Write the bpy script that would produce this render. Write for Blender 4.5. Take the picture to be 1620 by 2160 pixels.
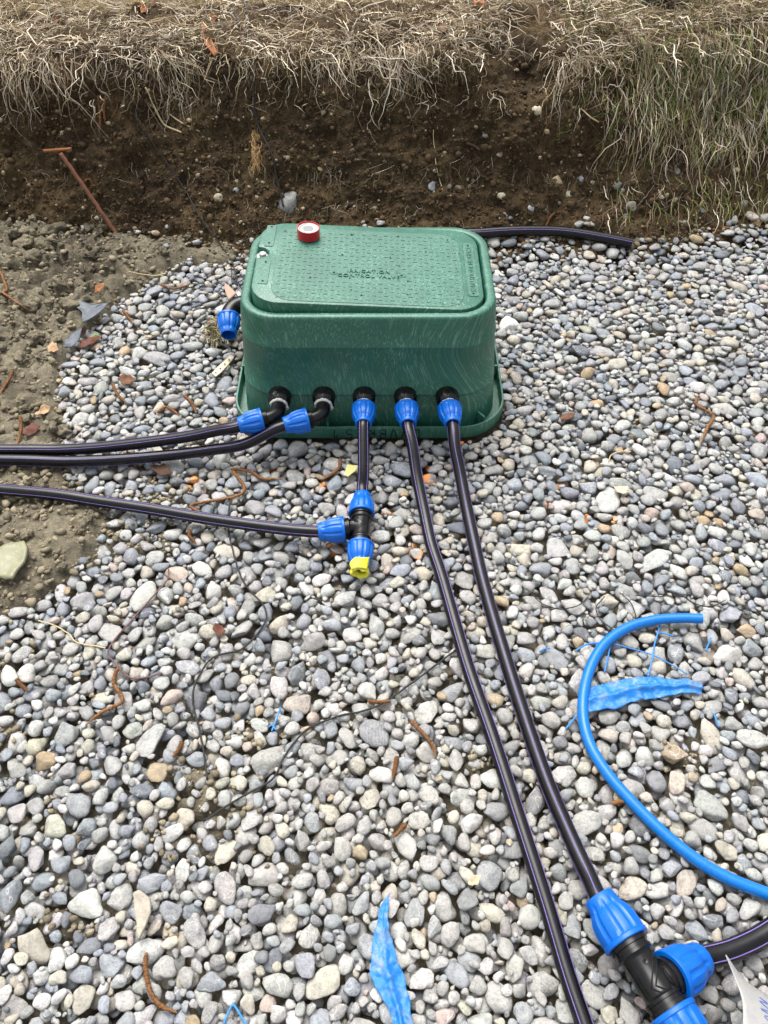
import bpy, bmesh, math, random
import numpy as np
from mathutils import Vector, Matrix
from mathutils.bvhtree import BVHTree

for o in list(bpy.data.objects):
    bpy.data.objects.remove(o)
scn = bpy.context.scene
COL = scn.collection
rng = np.random.default_rng(11)
random.seed(5)
rad = math.radians

# ------------------------------------------------------------------ camera, sky, sun, exposure
CAM_H, PITCH, FPX, CX, CY = 1.30, rad(50.0), 1625.0, 810.0, 1080.0
cam = bpy.data.cameras.new('camera')
cam.sensor_fit = 'HORIZONTAL'
cam.sensor_width = 36.0
cam.lens = 36.0 * FPX / 1620.0
cam.clip_start = 0.02
cam.clip_end = 400.0
camo = bpy.data.objects.new('camera', cam)
COL.objects.link(camo)
camo.location = (0, 0, CAM_H)
camo.rotation_euler = (rad(90) - PITCH, 0, 0)
scn.camera = camo

SUN_EL, SUN_AZ = rad(64), rad(-25)          # azimuth from +Y towards +X
world = bpy.data.worlds.new('World')
scn.world = world
world.use_nodes = True
wn, wl = world.node_tree.nodes, world.node_tree.links
bg = wn['Background']
sky = wn.new('ShaderNodeTexSky')
sky.sky_type = 'NISHITA'
sky.sun_disc = False
sky.sun_elevation = SUN_EL
sky.sun_rotation = SUN_AZ
sky.air_density = 1.0
sky.dust_density = 6.0
sky.ozone_density = 1.0
hs = wn.new('ShaderNodeHueSaturation')
hs.inputs['Saturation'].default_value = 0.30
wl.new(sky.outputs[0], hs.inputs['Color'])
wl.new(hs.outputs[0], bg.inputs['Color'])
bg.inputs['Strength'].default_value = 0.15

sun = bpy.data.lights.new('sun', 'SUN')
sun.energy = 1.5
sun.angle = rad(45)
sun.color = (1.0, 0.97, 0.93)
suno = bpy.data.objects.new('sun', sun)
COL.objects.link(suno)
sd = Vector((math.sin(SUN_AZ) * math.cos(SUN_EL), math.cos(SUN_AZ) * math.cos(SUN_EL), math.sin(SUN_EL)))
suno.rotation_euler = sd.to_track_quat('Z', 'Y').to_euler()
suno.location = (0, 0, 5)

scn.view_settings.view_transform = 'Standard'
scn.view_settings.look = 'None'
scn.view_settings.gamma = 1.0
scn.view_settings.use_curve_mapping = False
scn.view_settings.exposure = 0.78

# ------------------------------------------------------------------ helpers
FWD = np.array([0, math.cos(PITCH), -math.sin(PITCH)])
UP = np.array([0, math.sin(PITCH), math.cos(PITCH)])
RIGHT = np.array([1.0, 0, 0])
CAMP = np.array([0, 0, CAM_H])


def ray(x, y):
    return FWD + (x - CX) / FPX * RIGHT + (CY - y) / FPX * UP


def P(x, y, z=0.0):
    d = ray(x, y)
    return CAMP + d * ((z - CAM_H) / d[2])


def project(p):
    r = np.asarray(p) - CAMP
    dep = r @ FWD
    return CX + FPX * (r @ RIGHT) / dep, CY - FPX * (r @ UP) / dep, dep


def S(r, g, b):
    c = np.array([r, g, b]) / 255.0
    return tuple(np.where(c <= 0.04045, c / 12.92, ((c + 0.055) / 1.055) ** 2.4))


def _hash(ix, iy, iz, seed):
    n = (ix.astype(np.int64) * 374761393 + iy.astype(np.int64) * 668265263 + iz.astype(np.int64) * 2147483647 + seed * 974711) & 0xFFFFFFFF
    n = ((n ^ (n >> 13)) * 1274126177) & 0xFFFFFFFF
    n = n ^ (n >> 16)
    return (n & 0xFFFF) / 65535.0


def vnoise(p, seed=0):
    p = np.asarray(p, float)
    i = np.floor(p)
    f = p - i
    f = f * f * (3 - 2 * f)
    ix, iy, iz = (i[..., k].astype(np.int64) for k in range(3))
    r = 0
    for dx in (0, 1):
        wx = f[..., 0] if dx else 1 - f[..., 0]
        for dy in (0, 1):
            wy = f[..., 1] if dy else 1 - f[..., 1]
            for dz in (0, 1):
                wz = f[..., 2] if dz else 1 - f[..., 2]
                r = r + wx * wy * wz * _hash(ix + dx, iy + dy, iz + dz, seed)
    return r * 2 - 1


def fbm(p, octv=4, seed=0, gain=0.5):
    a, r, p = 1.0, 0, np.asarray(p, float)
    for k in range(octv):
        r = r + a * vnoise(p, seed + k * 17)
        p = p * 2.03 + 5.3
        a *= gain
    return r


def blur(A, n, it=2):
    for _ in range(it):
        for ax in (0, 1):
            pad = [(0, 0), (0, 0)]
            pad[ax] = (n + 1, n)
            B = np.cumsum(np.pad(A, pad, mode='edge'), axis=ax)
            m = A.shape[ax]
            hi = np.take(B, np.arange(2 * n + 1, 2 * n + 1 + m), axis=ax)
            lo = np.take(B, np.arange(0, m), axis=ax)
            A = (hi - lo) / (2 * n + 1)
    return A


def dilate(A, n):
    for ax in (0, 1):
        R = A.copy()
        for k in range(1, n + 1):
            R = np.maximum(R, np.roll(A, k, ax))
            R = np.maximum(R, np.roll(A, -k, ax))
        A = R
    return A


def inpoly(X, Y, poly):
    ins = np.zeros(X.shape, bool)
    n = len(poly)
    for i in range(n):
        x0, y0 = poly[i]
        x1, y1 = poly[(i + 1) % n]
        if y0 == y1:
            continue
        c = ((Y >= y0) != (Y >= y1)) & (X < (x1 - x0) * (Y - y0) / (y1 - y0) + x0)
        ins ^= c
    return ins


class MB:
    """collects vertices and faces of one mesh"""

    def __init__(s):
        s.v, s.f, s.n = [], [], 0

    def add(s, V, F):
        V = np.asarray(V, float).reshape(-1, 3)
        s.v.append(V)
        for f in F:
            s.f.append(tuple(int(i) + s.n for i in f))
        s.n += len(V)
        return s

    def box(s, c, size, rotz=0.0, M=None):
        q = np.array([[x, y, z] for x in (-.5, .5) for y in (-.5, .5) for z in (-.5, .5)]) * np.array(size)
        cz, sz = math.cos(rotz), math.sin(rotz)
        q = np.stack([q[:, 0] * cz - q[:, 1] * sz, q[:, 0] * sz + q[:, 1] * cz, q[:, 2]], 1) + np.array(c)
        return s.add(q, [(0, 1, 3, 2), (4, 6, 7, 5), (0, 4, 5, 1), (2, 3, 7, 6), (0, 2, 6, 4), (1, 5, 7, 3)])

    def grid(s, G, closed=False):
        n, m = G.shape[:2]
        F = []
        for i in range(n - 1):
            for j in range(m if closed else m - 1):
                k = (j + 1) % m
                F.append((i * m + j, i * m + k, (i + 1) * m + k, (i + 1) * m + j))
        return s.add(G.reshape(-1, 3), F)

    def arrays(s):
        return np.concatenate(s.v), s.f

    def build(s, name, mat, parent=None, smooth=True, label=None, xf=None, sharp=None):
        V, F = s.arrays()
        if xf is not None:
            V = xf(V)
        return mkobj(name, V, F, mat, parent, smooth, label, sharp)


def mkobj(name, V, F, mat, parent=None, smooth=True, label=None, sharp=None):
    V = np.asarray(V, float)
    if parent is not None:
        p, L = parent, np.zeros(3)
        while p is not None:
            L = L + np.array(p.location)
            p = p.parent
        V = V - L
    me = bpy.data.meshes.new(name)
    if isinstance(F, np.ndarray):
        me.from_pydata(V, [], F)
    else:
        me.from_pydata(V.tolist(), [], F)
    me.update()
    if smooth:
        me.shade_smooth()
        if sharp:
            me.set_sharp_from_angle(angle=rad(sharp))
    if mat is not None:
        me.materials.append(mat)
    o = bpy.data.objects.new(name, me)
    COL.objects.link(o)
    if parent is not None:
        o.parent = parent
    if label:
        o['label'] = label
    return o


def tag(o, label, cat=None, group=None, kind=None):
    o['label'] = label
    if cat:
        o['category'] = cat
    if group:
        o['group'] = group
    if kind:
        o['kind'] = kind
    return o


def thing(name, label, cat, loc, group=None):
    o = bpy.data.objects.new(name, None)
    o.empty_display_size = 0.03
    COL.objects.link(o)
    o.location = tuple(float(v) for v in loc)
    return tag(o, label, cat, group)


def setcol(o, C):
    a = o.data.attributes.new('col', 'FLOAT_COLOR', 'POINT')
    C = np.asarray(C, np.float32)
    if C.shape[1] == 3:
        C = np.concatenate([C, np.ones((len(C), 1), np.float32)], 1)
    a.data.foreach_set('color', C.ravel())


def spline(pts, n=60):
    """Catmull-Rom through points, resampled evenly"""
    p = np.asarray(pts, float)
    q = np.concatenate([[2 * p[0] - p[1]], p, [2 * p[-1] - p[-2]]])
    out = []
    for i in range(1, len(q) - 2):
        t = np.linspace(0, 1, 24, endpoint=False)[:, None]
        a, b, c, d = q[i - 1], q[i], q[i + 1], q[i + 2]
        out.append(0.5 * ((2 * b) + (-a + c) * t + (2 * a - 5 * b + 4 * c - d) * t ** 2 + (-a + 3 * b - 3 * c + d) * t ** 3))
    out = np.concatenate(out + [p[-1:]])
    L = np.concatenate([[0], np.cumsum(np.linalg.norm(np.diff(out, axis=0), axis=1))])
    s = np.linspace(0, L[-1], n)
    return np.stack([np.interp(s, L, out[:, k]) for k in range(3)], 1)


def frames(path):
    T = np.gradient(path, axis=0)
    T /= np.linalg.norm(T, axis=1)[:, None] + 1e-12
    up = np.array([0, 0, 1.0]) if abs(T[0, 2]) < 0.9 else np.array([0, 1.0, 0])
    N = np.zeros_like(T)
    n = up - T[0] * (up @ T[0])
    for i in range(len(T)):
        n = n - T[i] * (n @ T[i])
        n /= np.linalg.norm(n)
        N[i] = n
    return T, N, np.cross(T, N)


def tube_grid(path, r, seg=14):
    T, N, B = frames(path)
    r = np.broadcast_to(np.asarray(r, float), (len(path),)) if np.ndim(r) < 2 else r
    a = np.linspace(0, 2 * math.pi, seg, endpoint=False)
    if np.ndim(r) == 1:
        r = r[:, None]
    return path[:, None, :] + r[:, :, None] * (np.cos(a)[None, :, None] * N[:, None, :] + np.sin(a)[None, :, None] * B[:, None, :])


def tube(mb, path, r, seg=14, caps=True):
    G = tube_grid(np.asarray(path, float), r, seg)
    base = mb.n
    mb.grid(G, closed=True)
    if caps:
        n = len(G)
        mb.f.append(tuple(base + i for i in range(seg))[::-1])
        mb.f.append(tuple(base + (n - 1) * seg + i for i in range(seg)))
    return mb


def revolve(mb, o, d, prof, n=48, mod=None):
    """prof: list of (t, r); surface of revolution about axis d from o; mod(theta, t) -> radius offset"""
    o = np.asarray(o, float)
    d = np.asarray(d, float)
    d = d / np.linalg.norm(d)
    up = np.array([0, 0, 1.0]) if abs(d[2]) < 0.9 else np.array([0, 1.0, 0])
    u = up - d * (up @ d)
    u /= np.linalg.norm(u)
    v = np.cross(d, u)
    a = np.linspace(0, 2 * math.pi, n, endpoint=False)
    pr = np.array(prof)
    R = np.repeat(pr[:, 1:2], n, 1)
    if mod is not None:
        R = R + mod(a[None, :], pr[:, 0:1])
    G = o + pr[:, 0][:, None, None] * d + R[:, :, None] * (np.cos(a)[None, :, None] * u + np.sin(a)[None, :, None] * v)
    return mb.grid(G, closed=True)


def rrect(w, d, r, n=10):
    pts = []
    for cx, cy, a0 in ((w / 2 - r, d / 2 - r, 0), (-w / 2 + r, d / 2 - r, 90), (-w / 2 + r, -d / 2 + r, 180), (w / 2 - r, -d / 2 + r, 270)):
        for k in range(n + 1):
            a = rad(a0 + 90 * k / n)
            pts.append((cx + r * math.cos(a), cy + r * math.sin(a)))
    # extra points on the straight runs keep the loft even
    out = []
    m = len(pts)
    for i in range(m):
        a, b = np.array(pts[i]), np.array(pts[(i + 1) % m])
        out.append(a)
        if (i + 1) % (n + 1) == 0:
            for k in range(1, 8):
                out.append(a + (b - a) * k / 8)
    return np.array(out)


# ------------------------------------------------------------------ materials
def newmat(name):
    m = bpy.data.materials.new(name)
    m.use_nodes = True
    return m, m.node_tree.nodes, m.node_tree.links, m.node_tree.nodes['Principled BSDF']


def N_(nodes, t, **kw):
    n = nodes.new(t)
    for k, v in kw.items():
        if k in n.inputs:
            n.inputs[k].default_value = v
        else:
            setattr(n, k, v)
    return n


def ramp(nodes, stops, interp='LINEAR'):
    r = nodes.new('ShaderNodeValToRGB')
    r.color_ramp.interpolation = interp
    e = r.color_ramp.elements
    e[0].position, e[0].color = stops[0][0], (*stops[0][1], 1)
    e[1].position, e[1].color = stops[-1][0], (*stops[-1][1], 1)
    for p, c in stops[1:-1]:
        x = e.new(p)
        x.color = (*c, 1)
    return r


def mixc(nodes, links, fac, a, b, mode='MIX'):
    m = nodes.new('ShaderNodeMix')
    m.data_type = 'RGBA'
    m.blend_type = mode
    for sock, v in ((m.inputs[0], fac), (m.inputs[6], a), (m.inputs[7], b)):
        if hasattr(v, 'is_output'):
            links.new(v, sock)
        elif isinstance(v, (int, float)):
            sock.default_value = v
        else:
            sock.default_value = (*v, 1) if len(v) == 3 else v
    return m.outputs[2]


def mathn(nodes, links, op, a, b=0.0, c=None):
    m = nodes.new('ShaderNodeMath')
    m.operation = op
    for i, v in enumerate((a, b) if c is None else (a, b, c)):
        if hasattr(v, 'is_output'):
            links.new(v, m.inputs[i])
        else:
            m.inputs[i].default_value = v
    return m.outputs[0]


def bump(nodes, links, bs, h, strength, dist):
    b = nodes.new('ShaderNodeBump')
    b.inputs['Strength'].default_value = strength
    b.inputs['Distance'].default_value = dist
    links.new(h, b.inputs['Height'])
    links.new(b.outputs[0], bs.inputs['Normal'])


def plastic(name, col, rough=0.4, dirt=0.25, dirtcol=S(150, 140, 120), scale=60, bmp=0.0, spec=0.5):
    m, n, l, bs = newmat(name)
    tc = n.new('ShaderNodeNewGeometry')
    n1 = N_(n, 'ShaderNodeTexNoise', Scale=scale, Detail=6.0, Roughness=0.65)
    n2 = N_(n, 'ShaderNodeTexNoise', Scale=scale * 6, Detail=3.0)
    l.new(tc.outputs['Position'], n1.inputs['Vector'])
    l.new(tc.outputs['Position'], n2.inputs['Vector'])
    r1 = ramp(n, [(0.45, (0, 0, 0)), (0.75, (1, 1, 1))])
    l.new(n1.outputs[0], r1.inputs[0])
    f = mathn(n, l, 'MULTIPLY', r1.outputs[0], dirt)
    c = mixc(n, l, f, col, dirtcol)
    r2 = ramp(n, [(0.3, (0.85, 0.85, 0.85)), (0.7, (1.1, 1.1, 1.1))])
    l.new(n2.outputs[0], r2.inputs[0])
    c = mixc(n, l, 1.0, c, r2.outputs[0], 'MULTIPLY')
    l.new(c, bs.inputs['Base Color'])
    rr = mathn(n, l, 'MULTIPLY_ADD', n1.outputs[0], 0.3, rough - 0.15)
    l.new(rr, bs.inputs['Roughness'])
    bs.inputs['Specular IOR Level'].default_value = spec
    if bmp:
        bump(n, l, bs, n2.outputs[0], bmp, 0.001)
    return m


def attr_mat(name, rough=0.7, var=0.3, scale=150, trans=0.0, bmp=0.0):
    m, n, l, bs = newmat(name)
    at = n.new('ShaderNodeAttribute')
    at.attribute_name = 'col'
    ge = n.new('ShaderNodeNewGeometry')
    nz = N_(n, 'ShaderNodeTexNoise', Scale=scale, Detail=4.0)
    l.new(ge.outputs['Position'], nz.inputs['Vector'])
    r = ramp(n, [(0.25, (1 - var,) * 3), (0.75, (1 + var,) * 3)])
    l.new(nz.outputs[0], r.inputs[0])
    c = mixc(n, l, 1.0, at.outputs['Color'], r.outputs[0], 'MULTIPLY')
    l.new(c, bs.inputs['Base Color'])
    bs.inputs['Roughness'].default_value = rough
    bs.inputs['Specular IOR Level'].default_value = 0.25
    if bmp:
        bump(n, l, bs, nz.outputs[0], bmp, 0.002)
    return m


def pebble_mat(name, individual, painted=False):
    m, n, l, bs = newmat(name)
    ge = n.new('ShaderNodeNewGeometry')
    if individual:
        oi = n.new('ShaderNodeObjectInfo')
        col, al = oi.outputs['Color'], oi.outputs['Alpha']
    else:
        at = n.new('ShaderNodeAttribute')
        at.attribute_name = 'col'
        col, al = at.outputs['Color'], at.outputs['Alpha']
    cmb = n.new('ShaderNodeCombineXYZ')
    a37 = mathn(n, l, 'MULTIPLY', al, 37.0)
    l.new(a37, cmb.inputs[0])
    l.new(a37, cmb.inputs[2])
    vec = n.new('ShaderNodeVectorMath')
    vec.operation = 'ADD'
    l.new(ge.outputs['Position'], vec.inputs[0])
    l.new(cmb.outputs[0], vec.inputs[1])
    V = vec.outputs[0]

    def noise(sc, det=4.0, ro=0.6, dis=0.0):
        t = N_(n, 'ShaderNodeTexNoise', Scale=sc, Detail=det, Roughness=ro, Distortion=dis)
        l.new(V, t.inputs['Vector'])
        return t.outputs[0]
    big, mid, fine = noise(55, 5, 0.7), noise(190, 5, 0.75), noise(480, 3, 0.65)
    r = ramp(n, [(0.32, (0.62, 0.63, 0.66)), (0.5, (1, 1, 1)), (0.70, (1.18, 1.17, 1.15))])
    l.new(big, r.inputs[0])
    c = mixc(n, l, 1.0, col, r.outputs[0], 'MULTIPLY')
    r = ramp(n, [(0.34, (0.60, 0.60, 0.62)), (0.48, (1, 1, 1)), (0.66, (1.24, 1.23, 1.21))])
    l.new(mid, r.inputs[0])
    c = mixc(n, l, 0.8, c, r.outputs[0], 'MULTIPLY')
    # speckle for a share of the stones
    spk = mathn(n, l, 'GREATER_THAN', mathn(n, l, 'FRACT', mathn(n, l, 'MULTIPLY', al, 7.13)), 0.35)
    r = ramp(n, [(0.34, (0.40, 0.40, 0.41)), (0.45, (1, 1, 1)), (0.62, (1, 1, 1)), (0.74, (1.40, 1.40, 1.38))])
    l.new(fine, r.inputs[0])
    c = mixc(n, l, mathn(n, l, 'MULTIPLY', spk, 0.75), c, r.outputs[0], 'MULTIPLY')
    # calcite veins on some stones
    vn = noise(26, 2, 0.5, 0.7)
    r = ramp(n, [(0.490, (0, 0, 0)), (0.4985, (1, 1, 1)), (0.5015, (1, 1, 1)), (0.510, (0, 0, 0))])
    l.new(vn, r.inputs[0])
    has = mathn(n, l, 'GREATER_THAN', mathn(n, l, 'FRACT', mathn(n, l, 'MULTIPLY', al, 3.71)), 0.68)
    c = mixc(n, l, mathn(n, l, 'MULTIPLY', mathn(n, l, 'MULTIPLY', has, r.outputs[0]), 0.65), c, S(212, 210, 202))
    # banding on a few
    wv = N_(n, 'ShaderNodeTexWave', Scale=55.0, Distortion=6.0, Detail=3.0)
    wv.inputs['Detail Scale'].default_value = 1.5
    l.new(V, wv.inputs['Vector'])
    r = ramp(n, [(0.2, (0.72, 0.72, 0.73)), (0.8, (1.15, 1.14, 1.1))])
    l.new(wv.outputs[0], r.inputs[0])
    has2 = mathn(n, l, 'MULTIPLY', mathn(n, l, 'LESS_THAN', mathn(n, l, 'FRACT', mathn(n, l, 'MULTIPLY', al, 5.37)), 0.05), 0.4)
    c = mixc(n, l, has2, c, mixc(n, l, 1.0, c, r.outputs[0], 'MULTIPLY'))
    # dust film
    du = noise(9, 4, 0.6)
    r = ramp(n, [(0.40, (0, 0, 0)), (0.68, (1, 1, 1))])
    l.new(du, r.inputs[0])
    c = mixc(n, l, mathn(n, l, 'MULTIPLY', r.outputs[0], 0.28), c, S(166, 163, 154))
    if painted:
        pn = noise(22, 3, 0.55)
        r = ramp(n, [(0.43, (0, 0, 0)), (0.49, (1, 1, 1))])
        l.new(pn, r.inputs[0])
        c = mixc(n, l, mathn(n, l, 'MULTIPLY', r.outputs[0], 0.88), c, S(238, 150, 62))
    l.new(c, bs.inputs['Base Color'])
    rr = mathn(n, l, 'MULTIPLY_ADD', mid, 0.35, 0.42)
    l.new(rr, bs.inputs['Roughness'])
    bs.inputs['Specular IOR Level'].default_value = 0.42
    hh = mathn(n, l, 'MULTIPLY_ADD', fine, 0.35, mid)
    bump(n, l, bs, hh, 0.7, 0.0028)
    return m


def soil_mat(name, dark, light, pale, scale=1.0, bd=0.006):
    m, n, l, bs = newmat(name)
    ge = n.new('ShaderNodeNewGeometry')

    def noise(sc, det=5.0, ro=0.65):
        t = N_(n, 'ShaderNodeTexNoise', Scale=sc * scale, Detail=det, Roughness=ro)
        l.new(ge.outputs['Position'], t.inputs['Vector'])
        return t.outputs[0]
    a, b, d = noise(5), noise(60, 6, 0.75), noise(260, 4, 0.7)
    r = ramp(n, [(0.35, dark), (0.62, light)])
    l.new(a, r.inputs[0])
    r2 = ramp(n, [(0.30, (0.40, 0.40, 0.40)), (0.5, (1, 1, 1)), (0.72, (1.55, 1.5, 1.42))])
    l.new(b, r2.inputs[0])
    c = mixc(n, l, 1.0, r.outputs[0], r2.outputs[0], 'MULTIPLY')
    r3 = ramp(n, [(0.62, (0, 0, 0)), (0.70, (1, 1, 1))])
    l.new(d, r3.inputs[0])
    c = mixc(n, l, mathn(n, l, 'MULTIPLY', r3.outputs[0], 0.6), c, pale)
    l.new(c, bs.inputs['Base Color'])
    bs.inputs['Roughness'].default_value = 0.9
    bs.inputs['Specular IOR Level'].default_value = 0.2
    bump(n, l, bs, mathn(n, l, 'MULTIPLY_ADD', d, 0.5, b), 0.9, bd)
    return m


M_peb = pebble_mat('pebble_stone_mass', False)
M_pebi = pebble_mat('pebble_stone', True)
M_pebp = pebble_mat('pebble_paint_splashed', True, True)
M_clay = soil_mat('grey_clay', S(98, 91, 77), S(138, 130, 110), S(164, 157, 140), 1.0, 0.010)
M_soil = soil_mat('dark_soil', S(58, 46, 33), S(98, 81, 57), S(150, 134, 104), 1.2, 0.010)
M_crumb = attr_mat('soil_crumb', 0.92, 0.35, 400, bmp=0.5)
M_straw = attr_mat('dry_blade', 0.75, 0.25, 120)
M_black = plastic('black_fitting', S(11, 11, 12), 0.27, 0.02, S(120, 115, 105), 70, 0.0, 0.36)
M_pipe = plastic('black_pipe', S(12, 12, 15), 0.29, 0.025, S(95, 92, 88), 50, 0.0, 0.38)
M_purple = plastic('purple_stripe', S(108, 90, 158), 0.45, 0.1)
M_blue = plastic('blue_nut', S(0, 96, 192), 0.36, 0.03, S(90, 140, 210), 90, 0.0, 0.42)
M_hose = plastic('blue_hose', S(0, 110, 192), 0.36, 0.08, S(60, 140, 200), 40)
M_white = plastic('white_tape', S(188, 187, 184), 0.6, 0.15)
M_red = plastic('red_plastic', S(196, 12, 34), 0.33, 0.06)
M_grey = plastic('grey_core', S(128, 133, 134), 0.6, 0.1)
M_steel = plastic('steel_bolt', S(190, 188, 182), 0.3, 0.15)
M_steel.node_tree.nodes['Principled BSDF'].inputs['Metallic'].default_value = 0.7
M_ink = plastic('marker_ink', S(14, 20, 18), 0.7, 0.0)
M_rust = plastic('rusty_iron', S(132, 88, 68), 0.85, 0.5, S(84, 56, 42), 120, 0.8)
M_string = plastic('black_string', S(26, 26, 27), 0.7, 0.25, S(110, 105, 95), 200)


def tape_mat(name, col, pale):
    m, n, l, bs = newmat(name)
    ge = n.new('ShaderNodeNewGeometry')
    a = N_(n, 'ShaderNodeTexNoise', Scale=46.0, Detail=8.0, Roughness=0.75)
    b = N_(n, 'ShaderNodeTexNoise', Scale=130.0, Detail=4.0, Roughness=0.6, Distortion=1.0)
    l.new(ge.outputs['Position'], a.inputs['Vector'])
    l.new(ge.outputs['Position'], b.inputs['Vector'])
    r = ramp(n, [(0.50, (0, 0, 0)), (0.62, (1, 1, 1))])
    l.new(a.outputs[0], r.inputs[0])
    r2 = ramp(n, [(0.56, (0, 0, 0)), (0.62, (1, 1, 1))])
    l.new(b.outputs[0], r2.inputs[0])
    f = mathn(n, l, 'MULTIPLY_ADD', r2.outputs[0], 0.22, mathn(n, l, 'MULTIPLY', r.outputs[0], 0.68))
    c = mixc(n, l, f, col, pale)
    l.new(c, bs.inputs['Base Color'])
    bs.inputs['Roughness'].default_value = 0.4
    bump(n, l, bs, a.outputs[0], 0.6, 0.004)
    return m


M_btape = tape_mat('blue_film', S(20, 116, 196), S(132, 152, 168))
M_yellow = tape_mat('yellow_film', S(228, 222, 40), S(232, 228, 120))
M_yshard = tape_mat('yellow_grey_shard', S(205, 200, 120), S(190, 188, 168))
M_fabric = tape_mat('grey_fabric', S(66, 76, 86), S(92, 98, 102))
M_foam = tape_mat('pale_foam', S(134, 134, 104), S(160, 157, 132))
M_paper = tape_mat('white_paper', S(166, 164, 160), S(148, 150, 160))
M_cream = tape_mat('cream_plastic', S(214, 202, 170), S(196, 186, 160))
M_leaf = attr_mat('dry_leaf', 0.7, 0.4, 90, bmp=0.4)
M_catkin = attr_mat('catkin_scale', 0.85, 0.45, 500, bmp=0.6)


def green_mat():
    m, n, l, bs = newmat('green_box_plastic')
    ge = n.new('ShaderNodeNewGeometry')
    # moulding flow marks: fine threads bent by a slow field
    slow = N_(n, 'ShaderNodeTexNoise', Scale=3.4, Detail=0.5, Roughness=0.4)
    l.new(ge.outputs['Position'], slow.inputs['Vector'])
    mv = n.new('ShaderNodeVectorMath')
    mv.operation = 'MULTIPLY_ADD'
    l.new(slow.outputs['Color'], mv.inputs[0])
    mv.inputs[1].default_value = (0.36, 0.36, 0.36)
    l.new(ge.outputs['Position'], mv.inputs[2])
    mp = n.new('ShaderNodeMapping')
    mp.inputs['Scale'].default_value = (240, 240, 9)
    l.new(mv.outputs[0], mp.inputs['Vector'])
    th = N_(n, 'ShaderNodeTexNoise', Scale=1.0, Detail=3.0, Roughness=0.6)
    l.new(mp.outputs[0], th.inputs['Vector'])
    big = N_(n, 'ShaderNodeTexNoise', Scale=9.0, Detail=5.0, Roughness=0.6)
    l.new(ge.outputs['Position'], big.inputs['Vector'])
    fine = N_(n, 'ShaderNodeTexNoise', Scale=420.0, Detail=2.0)
    l.new(ge.outputs['Position'], fine.inputs['Vector'])
    r = ramp(n, [(0.52, (0, 0, 0)), (0.68, (1, 1, 1))])
    l.new(th.outputs[0], r.inputs[0])
    r2 = ramp(n, [(0.35, (0.25, 0.25, 0.25)), (0.7, (1, 1, 1))])
    l.new(big.outputs[0], r2.inputs[0])
    f = mathn(n, l, 'MULTIPLY', mathn(n, l, 'MULTIPLY', r.outputs[0], r2.outputs[0]), 0.50)
    base = ramp(n, [(0.3, S(30, 88, 70)), (0.7, S(46, 106, 86))])
    l.new(big.outputs[0], base.inputs[0])
    c = mixc(n, l, f, base.outputs[0], S(150, 186, 170))
    r3 = ramp(n, [(0.35, (0.78, 0.78, 0.78)), (0.65, (1.18, 1.18, 1.18))])
    l.new(fine.outputs[0], r3.inputs[0])
    c = mixc(n, l, 1.0, c, r3.outputs[0], 'MULTIPLY')
    l.new(c, bs.inputs['Base Color'])
    rr = mathn(n, l, 'MULTIPLY_ADD', fine.outputs[0], 0.2, 0.34)
    l.new(rr, bs.inputs['Roughness'])
    bs.inputs['Specular IOR Level'].default_value = 0.6
    bump(n, l, bs, fine.outputs[0], 0.12, 0.001)
    return m


M_green = green_mat()

# ------------------------------------------------------------------ bank surface (function of x and profile length s)
PROF = np.array([(-.16, -.07), (-.06, -.03), (0, 0), (.06, .022), (.13, .07), (.20, .15), (.265, .25), (.315, .35),
                 (.345, .41), (.385, .448), (.46, .465), (.60, .472), (1.0, .49), (1.7, .53)])
PS = np.concatenate([[0], np.cumsum(np.linalg.norm(np.diff(PROF, axis=0), axis=1))])
S_CREST = PS[8]
S_FOOT = PS[2]


def smoothprof(s):
    y = z = 0
    for k, w in ((-.02, .25), (0, .5), (.02, .25)):
        y = y + w * np.interp(s + k, PS, PROF[:, 0])
        z = z + w * np.interp(s + k, PS, PROF[:, 1])
    over = np.maximum(s - PS[-1], 0)
    return y + over, z + over * 0.01


FOOT = (np.array([-2.2, -1.22, -.6, 0, .5, .8, 1.22, 2.2]), np.array([1.98, 2.03, 2.09, 2.14, 2.14, 2.16, 2.20, 2.30]))


def bank(x, s, fine=True):
    x, s = np.broadcast_arrays(np.asarray(x, float), np.asarray(s, float))
    yo, z = smoothprof(s)
    yf = np.interp(x, *FOOT) + 0.035 * vnoise(np.stack([x * 1.7, x * 0 + 3, x * 0], -1), 4)
    w = np.clip((s - S_FOOT) / 0.3, 0, 1) * np.clip((S_CREST + 0.5 - s) / 0.5, 0.12, 1)
    q = np.stack([x * 3.2, s * 3.2, x * 0], -1)
    dn = 0.035 * fbm(q, 3, 31) * w
    # bare notch where the turf has slipped
    notch = np.exp(-((x - 0.40) / 0.09) ** 2) * np.clip((s - S_CREST + 0.12) / 0.1, 0, 1) * np.clip((S_CREST + 0.22 - s) / 0.1, 0, 1)
    z = z - 0.035 * notch
    yo = yo + 0.05 * notch
    if fine:
        dn = dn + (0.016 * fbm(np.stack([x * 17, s * 17, x * 0 + 2], -1), 3, 61) + 0.0070 * fbm(np.stack([x * 75, s * 75, x * 0], -1), 3, 71)) * np.clip((S_CREST + 0.9 - s) / 0.6, 0.1, 1)
    ds = 1e-3
    y2, z2 = smoothprof(s + ds)
    ty, tz = (y2 - smoothprof(s)[0]) / ds, (z2 - smoothprof(s)[1]) / ds
    L = np.hypot(ty, tz) + 1e-9
    ny, nz = -tz / L, ty / L
    return np.stack([x, yf + yo + dn * ny, z + dn * nz], -1), np.stack([x * 0, ny, nz], -1)


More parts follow.
